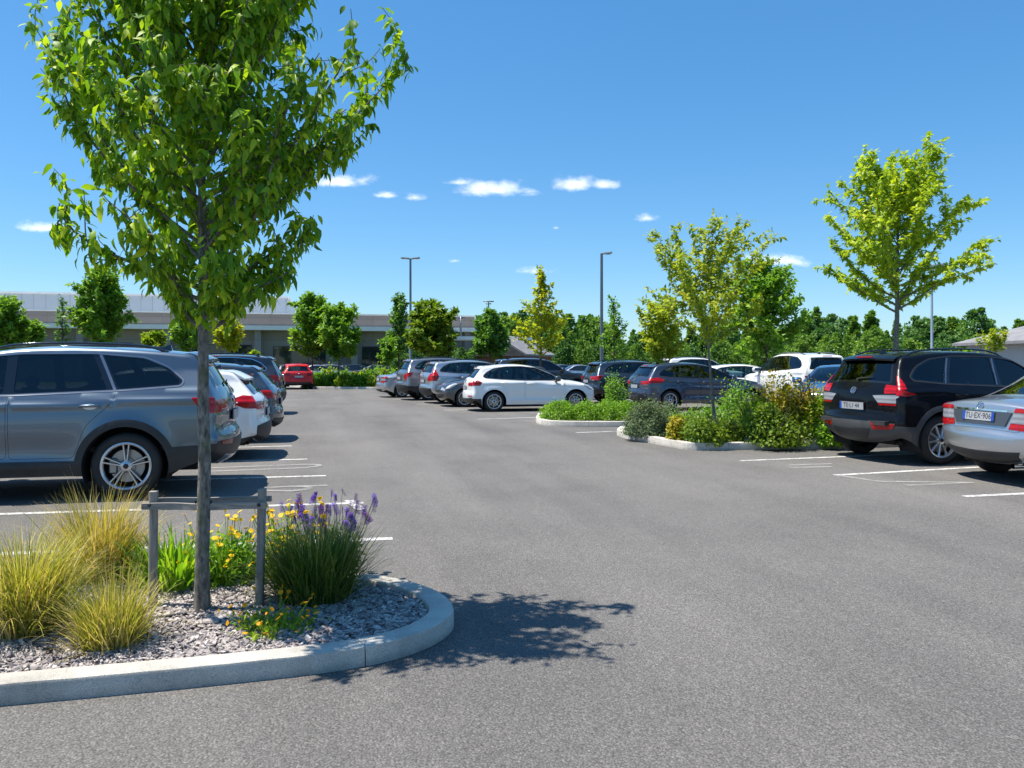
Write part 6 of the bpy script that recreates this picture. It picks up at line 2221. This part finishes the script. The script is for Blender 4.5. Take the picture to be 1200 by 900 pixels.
# row across the aisle
car('hatch', at=(6.22, 24.62), head=0, label='white five door hatchback parked side on across the aisle', lod=1, paint=P_['white'], trim_m=M['black_plastic'], mirror_m=P_['charcoal'],
    strip_parts=[('rear_skirt', [(-.8, .40), (.8, .40), (.8, .24), (-.8, .24)], M['black_plastic'], 'rear'), ('reflector', [(.5, .50), (.78, .50), (.78, .46), (.52, .46)], M['red_lens'], 'rear'), ('reflector', [(-.5, .50), (-.78, .50), (-.78, .46), (-.52, .46)], M['red_lens'], 'rear')], clad=True, clad_polys=[[(-1.67, .2), (-1.69, .40), (-2.2, .40), (-2.2, .2)]], plate_text='LP 274')
car('hatch', at=(5.75, 27.5), head=184, label='dark grey car facing the aisle behind the white hatchback', lod=1, paint=P_['charcoal'], front_shown=True, sz=.98)
car('suv', at=(5.7, 30.0), head=9, label='silver people carrier with tall red tail lights behind the white hatchback', lod=1, paint=P_['silver'], sz=.97, sx=.97, clad=False, arch_w=0,
    tail_side=[([(-1.93, 1.0), (-2.12, 1.50), (-2.06, 1.52), (-2.30, 1.12), (-2.4, .86), (-2.02, .84)], M['red_lens'])], tail_rear=[([(.60, 1.16), (.9, 1.2), (.9, .84), (.50, .84)], M['red_lens'])], rim='ten')
car('suv', at=(5.1, 33.0), head=10, label='mid grey estate car with dark bumper behind the silver people carrier', lod=1, paint=P_['grey'], sz=1.04, sx=.98, tail_rear=[([(.55, 1.06), (.9, 1.1), (.9, .84), (.60, .84)], M['red_lens'])], rim='ten')
car('sedan', at=(4.35, 35.9), head=9, label='small silver saloon at the far end of its row', lod=1, paint=P_['silver'], sz=.97)
# second row
car('suv', px=634, Z=36.5, head=0, label='blue grey people carrier behind the white hatchback', lod=1, paint=P_['bluegrey'], sz=1.05, glass=M['glass_dark'])
car('suv', px=752, Z=30.3, head=2, label='dark blue estate car behind the blue grey estate', lod=1, paint=P_['teal'], sz=.96, glass=M['glass_dark'], sx=.95)
car('hatch', at=(11.75, 24.0), head=3, label='blue grey estate parked nose away behind the island shrubs', lod=1, paint=P_['bluegrey'], sx=1.09, sz=1.035, glass=M['glass_dark'], trim_m=M['black_plastic'],
    tail_side=[([(-1.60, .96), (-1.78, 1.04), (-2.3, .99), (-2.3, .86), (-1.72, .86)], M['red_lens'])])
car('suv', px=822, Z=40, head=4, label='white van like car whose roof shows behind the slim tree', lod=1, paint=P_['white'], sz=1.08)
car('hatch', px=884, Z=29.5, head=-24, label='white hatchback with green tinted windscreen behind the island shrubs', lod=1, paint=P_['white'], sz=1.0, front_shown=True)
car('suv', px=930, Z=27, head=88, label='white tall estate car angled away behind the golden shrubs', lod=1, paint=P_['white'], sz=1.10, sx=.92, clad=False, arch_w=0, tail_rear=[([(.50, 1.06), (.95, 1.1), (.95, .92), (.52, .92)], M['red_dark'])], tail_side=[([(-2.05, 1.10), (-2.4, 1.1), (-2.4, .92), (-2.1, .93)], M['red_dark'])])
car('sedan', px=985, Z=21.6, head=222, label='blue saloon facing left between the white estate and black car', lod=1, paint=P_['blue'], front_shown=True)
# far cars, only roofs and windows show
far = [(611, 52, 'blue', 'hatch', 0), (628, 56, 'blue', 'hatch', 0), (664, 60, 'grey', 'hatch', 10), (684, 58, 'silver', 'sedan', 0), (716, 62, 'white', 'hatch', 0), (742, 57, 'grey', 'hatch', 170), (770, 60, 'red', 'hatch', 0),
       (560, 58, 'silver', 'hatch', 0), (588, 60, 'charcoal', 'sedan', 0), (800, 58, 'charcoal', 'suv', 0), (986, 46, 'silver', 'hatch', 180), (1016, 50, 'white', 'suv', 180)]
for i, (px, Z, c, k, hd) in enumerate(far):
    nm = dict(blue='blue', grey='grey', silver='silver', white='white', red='red', charcoal='charcoal')[c]
    kk = dict(hatch='hatchback', sedan='saloon', suv='estate car')[k]
    where = {611: 'left of the two roofs behind the white hatchback', 628: 'right of the two roofs behind the white hatchback', 664: 'beyond the lamp post and its left side', 684: 'just left of the tall lamp post', 716: 'behind the wispy thin tree', 742: 'beyond the roof of the dark blue estate', 770: 'beyond the roof of the blue grey estate', 560: 'beyond the silver people carrier', 588: 'beyond the brick house lawn', 800: 'beyond the white van like car', 986: 'behind the blue saloon', 1016: 'behind the black car roof'}[px]
    car(k, px=px, Z=Z, head=hd, label=f'far {nm} {kk} {where}', lod=2, paint=P_[c], mirrors=False)
for px, Z, c, k, hd, lb in ((338, 56, 'charcoal', 'hatch', 95, 'dark car just left of the red hatchback near the shop'), (377, 60, 'silver', 'sedan', 10, 'silver car behind the far bed between the two trees'), (396, 61, 'grey', 'hatch', 0, 'grey car before the shop windows behind the far bed'), (424, 62, 'dark', 'hatch', 5, 'dark car before the shop right of the two trees'), (448, 60, 'dark', 'sedan', 0, 'dark low car beside the lamp post before the shop')):
    car(k, px=px, Z=Z, head=hd, label=lb, lod=2, paint=P_[c], mirrors=False)

# ------------------------------------------------------------------ camera, sun and sky
cam = bpy.data.cameras.new('camera')
co = bpy.data.objects.new('camera', cam)
COL.objects.link(co)
co.location = (0, 0, CAM_H)
co.rotation_euler = (R(90), 0, -YAW)
cam.lens = FPX / 1200 * 36
cam.sensor_width = 36
cam.shift_y = -(450 - HORIZ) / 1200
cam.clip_end = 3000
scene.camera = co

EL = R(68)
az = R(4)
sx_, sz_ = -math.cos(az), math.sin(az)
su, sv_ = lot(sx_, sz_)
sun_dir = Vector((su * math.cos(EL), sv_ * math.cos(EL), math.sin(EL)))
sl = bpy.data.lights.new('sun', 'SUN')
sl.energy = 5.0; sl.angle = R(.5); sl.color = (1, .935, .83)
so = bpy.data.objects.new('sun', sl); COL.objects.link(so)
so.rotation_euler = (-sun_dir).to_track_quat('-Z', 'Y').to_euler()

w = bpy.data.worlds.new('World'); scene.world = w; w.use_nodes = True
nt = w.node_tree
bg = nt.nodes['Background']
sk = nd(nt, 'ShaderNodeTexSky'); sk.sky_type = 'NISHITA'; sk.sun_disc = False
sk.sun_elevation = EL; sk.sun_rotation = math.atan2(su, sv_)
sk.air_density = 1.0; sk.dust_density = .25; sk.ozone_density = 3.0; sk.altitude = 0
hs = nd(nt, 'ShaderNodeHueSaturation'); hs.inputs['Saturation'].default_value = 1.15
lk(nt, mixc(nt, .24, mixc(nt, 1.0, sk.outputs[0], (.87, .99, 1.05), 'MULTIPLY'), (1.0, 2.75, 5.3)), hs.inputs['Color'])
# small fair-weather clouds low over the horizon, fixed in the sky by direction
tcw = nd(nt, 'ShaderNodeTexCoord')
mp = nd(nt, 'ShaderNodeMapping'); mp.vector_type = 'POINT'; mp.inputs['Rotation'].default_value = (0, 0, YAW)
lk(nt, tcw.outputs['Generated'], mp.inputs['Vector'])
sep = nd(nt, 'ShaderNodeSeparateXYZ'); lk(nt, mp.outputs[0], sep.inputs[0])
yy = math_(nt, 'MAXIMUM', sep.outputs['Y'], .05)
A = math_(nt, 'DIVIDE', sep.outputs['X'], yy); B = math_(nt, 'DIVIDE', sep.outputs['Z'], yy)
cmb = nd(nt, 'ShaderNodeCombineXYZ'); lk(nt, A, cmb.inputs[0]); lk(nt, math_(nt, 'MULTIPLY', B, 1.7), cmb.inputs[1])
nz = noise(nt, cmb.outputs[0], 32, 8, .64, .25); nz2 = noise(nt, cmb.outputs[0], 9, 3, .5)
front = math_(nt, 'GREATER_THAN', sep.outputs['Y'], .05)
dens = None
for (px, py, wx, wy, am) in ((578, 224, 42, 11, 1.12), (536, 214, 24, 7, .85), (672, 217, 22, 12, 1.1), (708, 218, 20, 8, .95), (392, 214, 38, 10, .95), (452, 229, 16, 6, .85), (486, 232, 14, 7, .85), (56, 268, 30, 9, 1.05), (758, 256, 16, 7, .85), (910, 307, 36, 9, 1.1), (632, 318, 30, 8, .8), (533, 306, 14, 5, .6), (652, 267, 8, 5, .6), (505, 29, 6, 3, 0)):
    if am == 0: continue
    ca, cb = (px - 600) / FPX, (HORIZ - py) / FPX
    da = math_(nt, 'DIVIDE', math_(nt, 'SUBTRACT', A, ca), wx / FPX * 1.25)
    db = math_(nt, 'DIVIDE', math_(nt, 'SUBTRACT', B, cb), wy / FPX * 1.3)
    # flat below, heaped above
    low = math_(nt, 'MULTIPLY', math_(nt, 'MINIMUM', db, 0), .9)
    db = math_(nt, 'ADD', db, low)
    r2 = math_(nt, 'SQRT', math_(nt, 'ADD', math_(nt, 'MULTIPLY', da, da), math_(nt, 'MULTIPLY', db, db)))
    e = math_(nt, 'SUBTRACT', am, r2)
    dens = e if dens is None else math_(nt, 'MAXIMUM', dens, e)
d2 = math_(nt, 'ADD', dens, math_(nt, 'MULTIPLY', math_(nt, 'SUBTRACT', nz.outputs['Fac'], .5), 2.0))
d2 = math_(nt, 'ADD', d2, math_(nt, 'MULTIPLY', math_(nt, 'SUBTRACT', nz2.outputs['Fac'], .5), .7))
mr = nd(nt, 'ShaderNodeMapRange'); mr.interpolation_type = 'SMOOTHSTEP'
lk(nt, d2, mr.inputs['Value']); mr.inputs['From Min'].default_value = .05; mr.inputs['From Max'].default_value = 1.15
lim = math_(nt, 'MULTIPLY', mr.outputs[0], math_(nt, 'GREATER_THAN', dens, -.6))
fac = math_(nt, 'MULTIPLY', math_(nt, 'MULTIPLY', lim, .74), front)
cc = mixc(nt, fac, hs.outputs['Color'], (9.4, 9.5, 9.8))
lk(nt, cc, bg.inputs['Color'])
bg.inputs['Strength'].default_value = .098

vs_ = scene.view_settings
vs_.view_transform = 'Standard'; vs_.look = 'None'; vs_.gamma = 1; vs_.use_curve_mapping = False; vs_.exposure = .72
cy_ = scene.cycles
cy_.max_bounces = 8; cy_.diffuse_bounces = 3; cy_.glossy_bounces = 3; cy_.transmission_bounces = 4; cy_.transparent_max_bounces = 16
cy_.use_denoising = True
cy_.use_adaptive_sampling = True
cy_.adaptive_threshold = .02
cy_.sample_clamp_indirect = 6
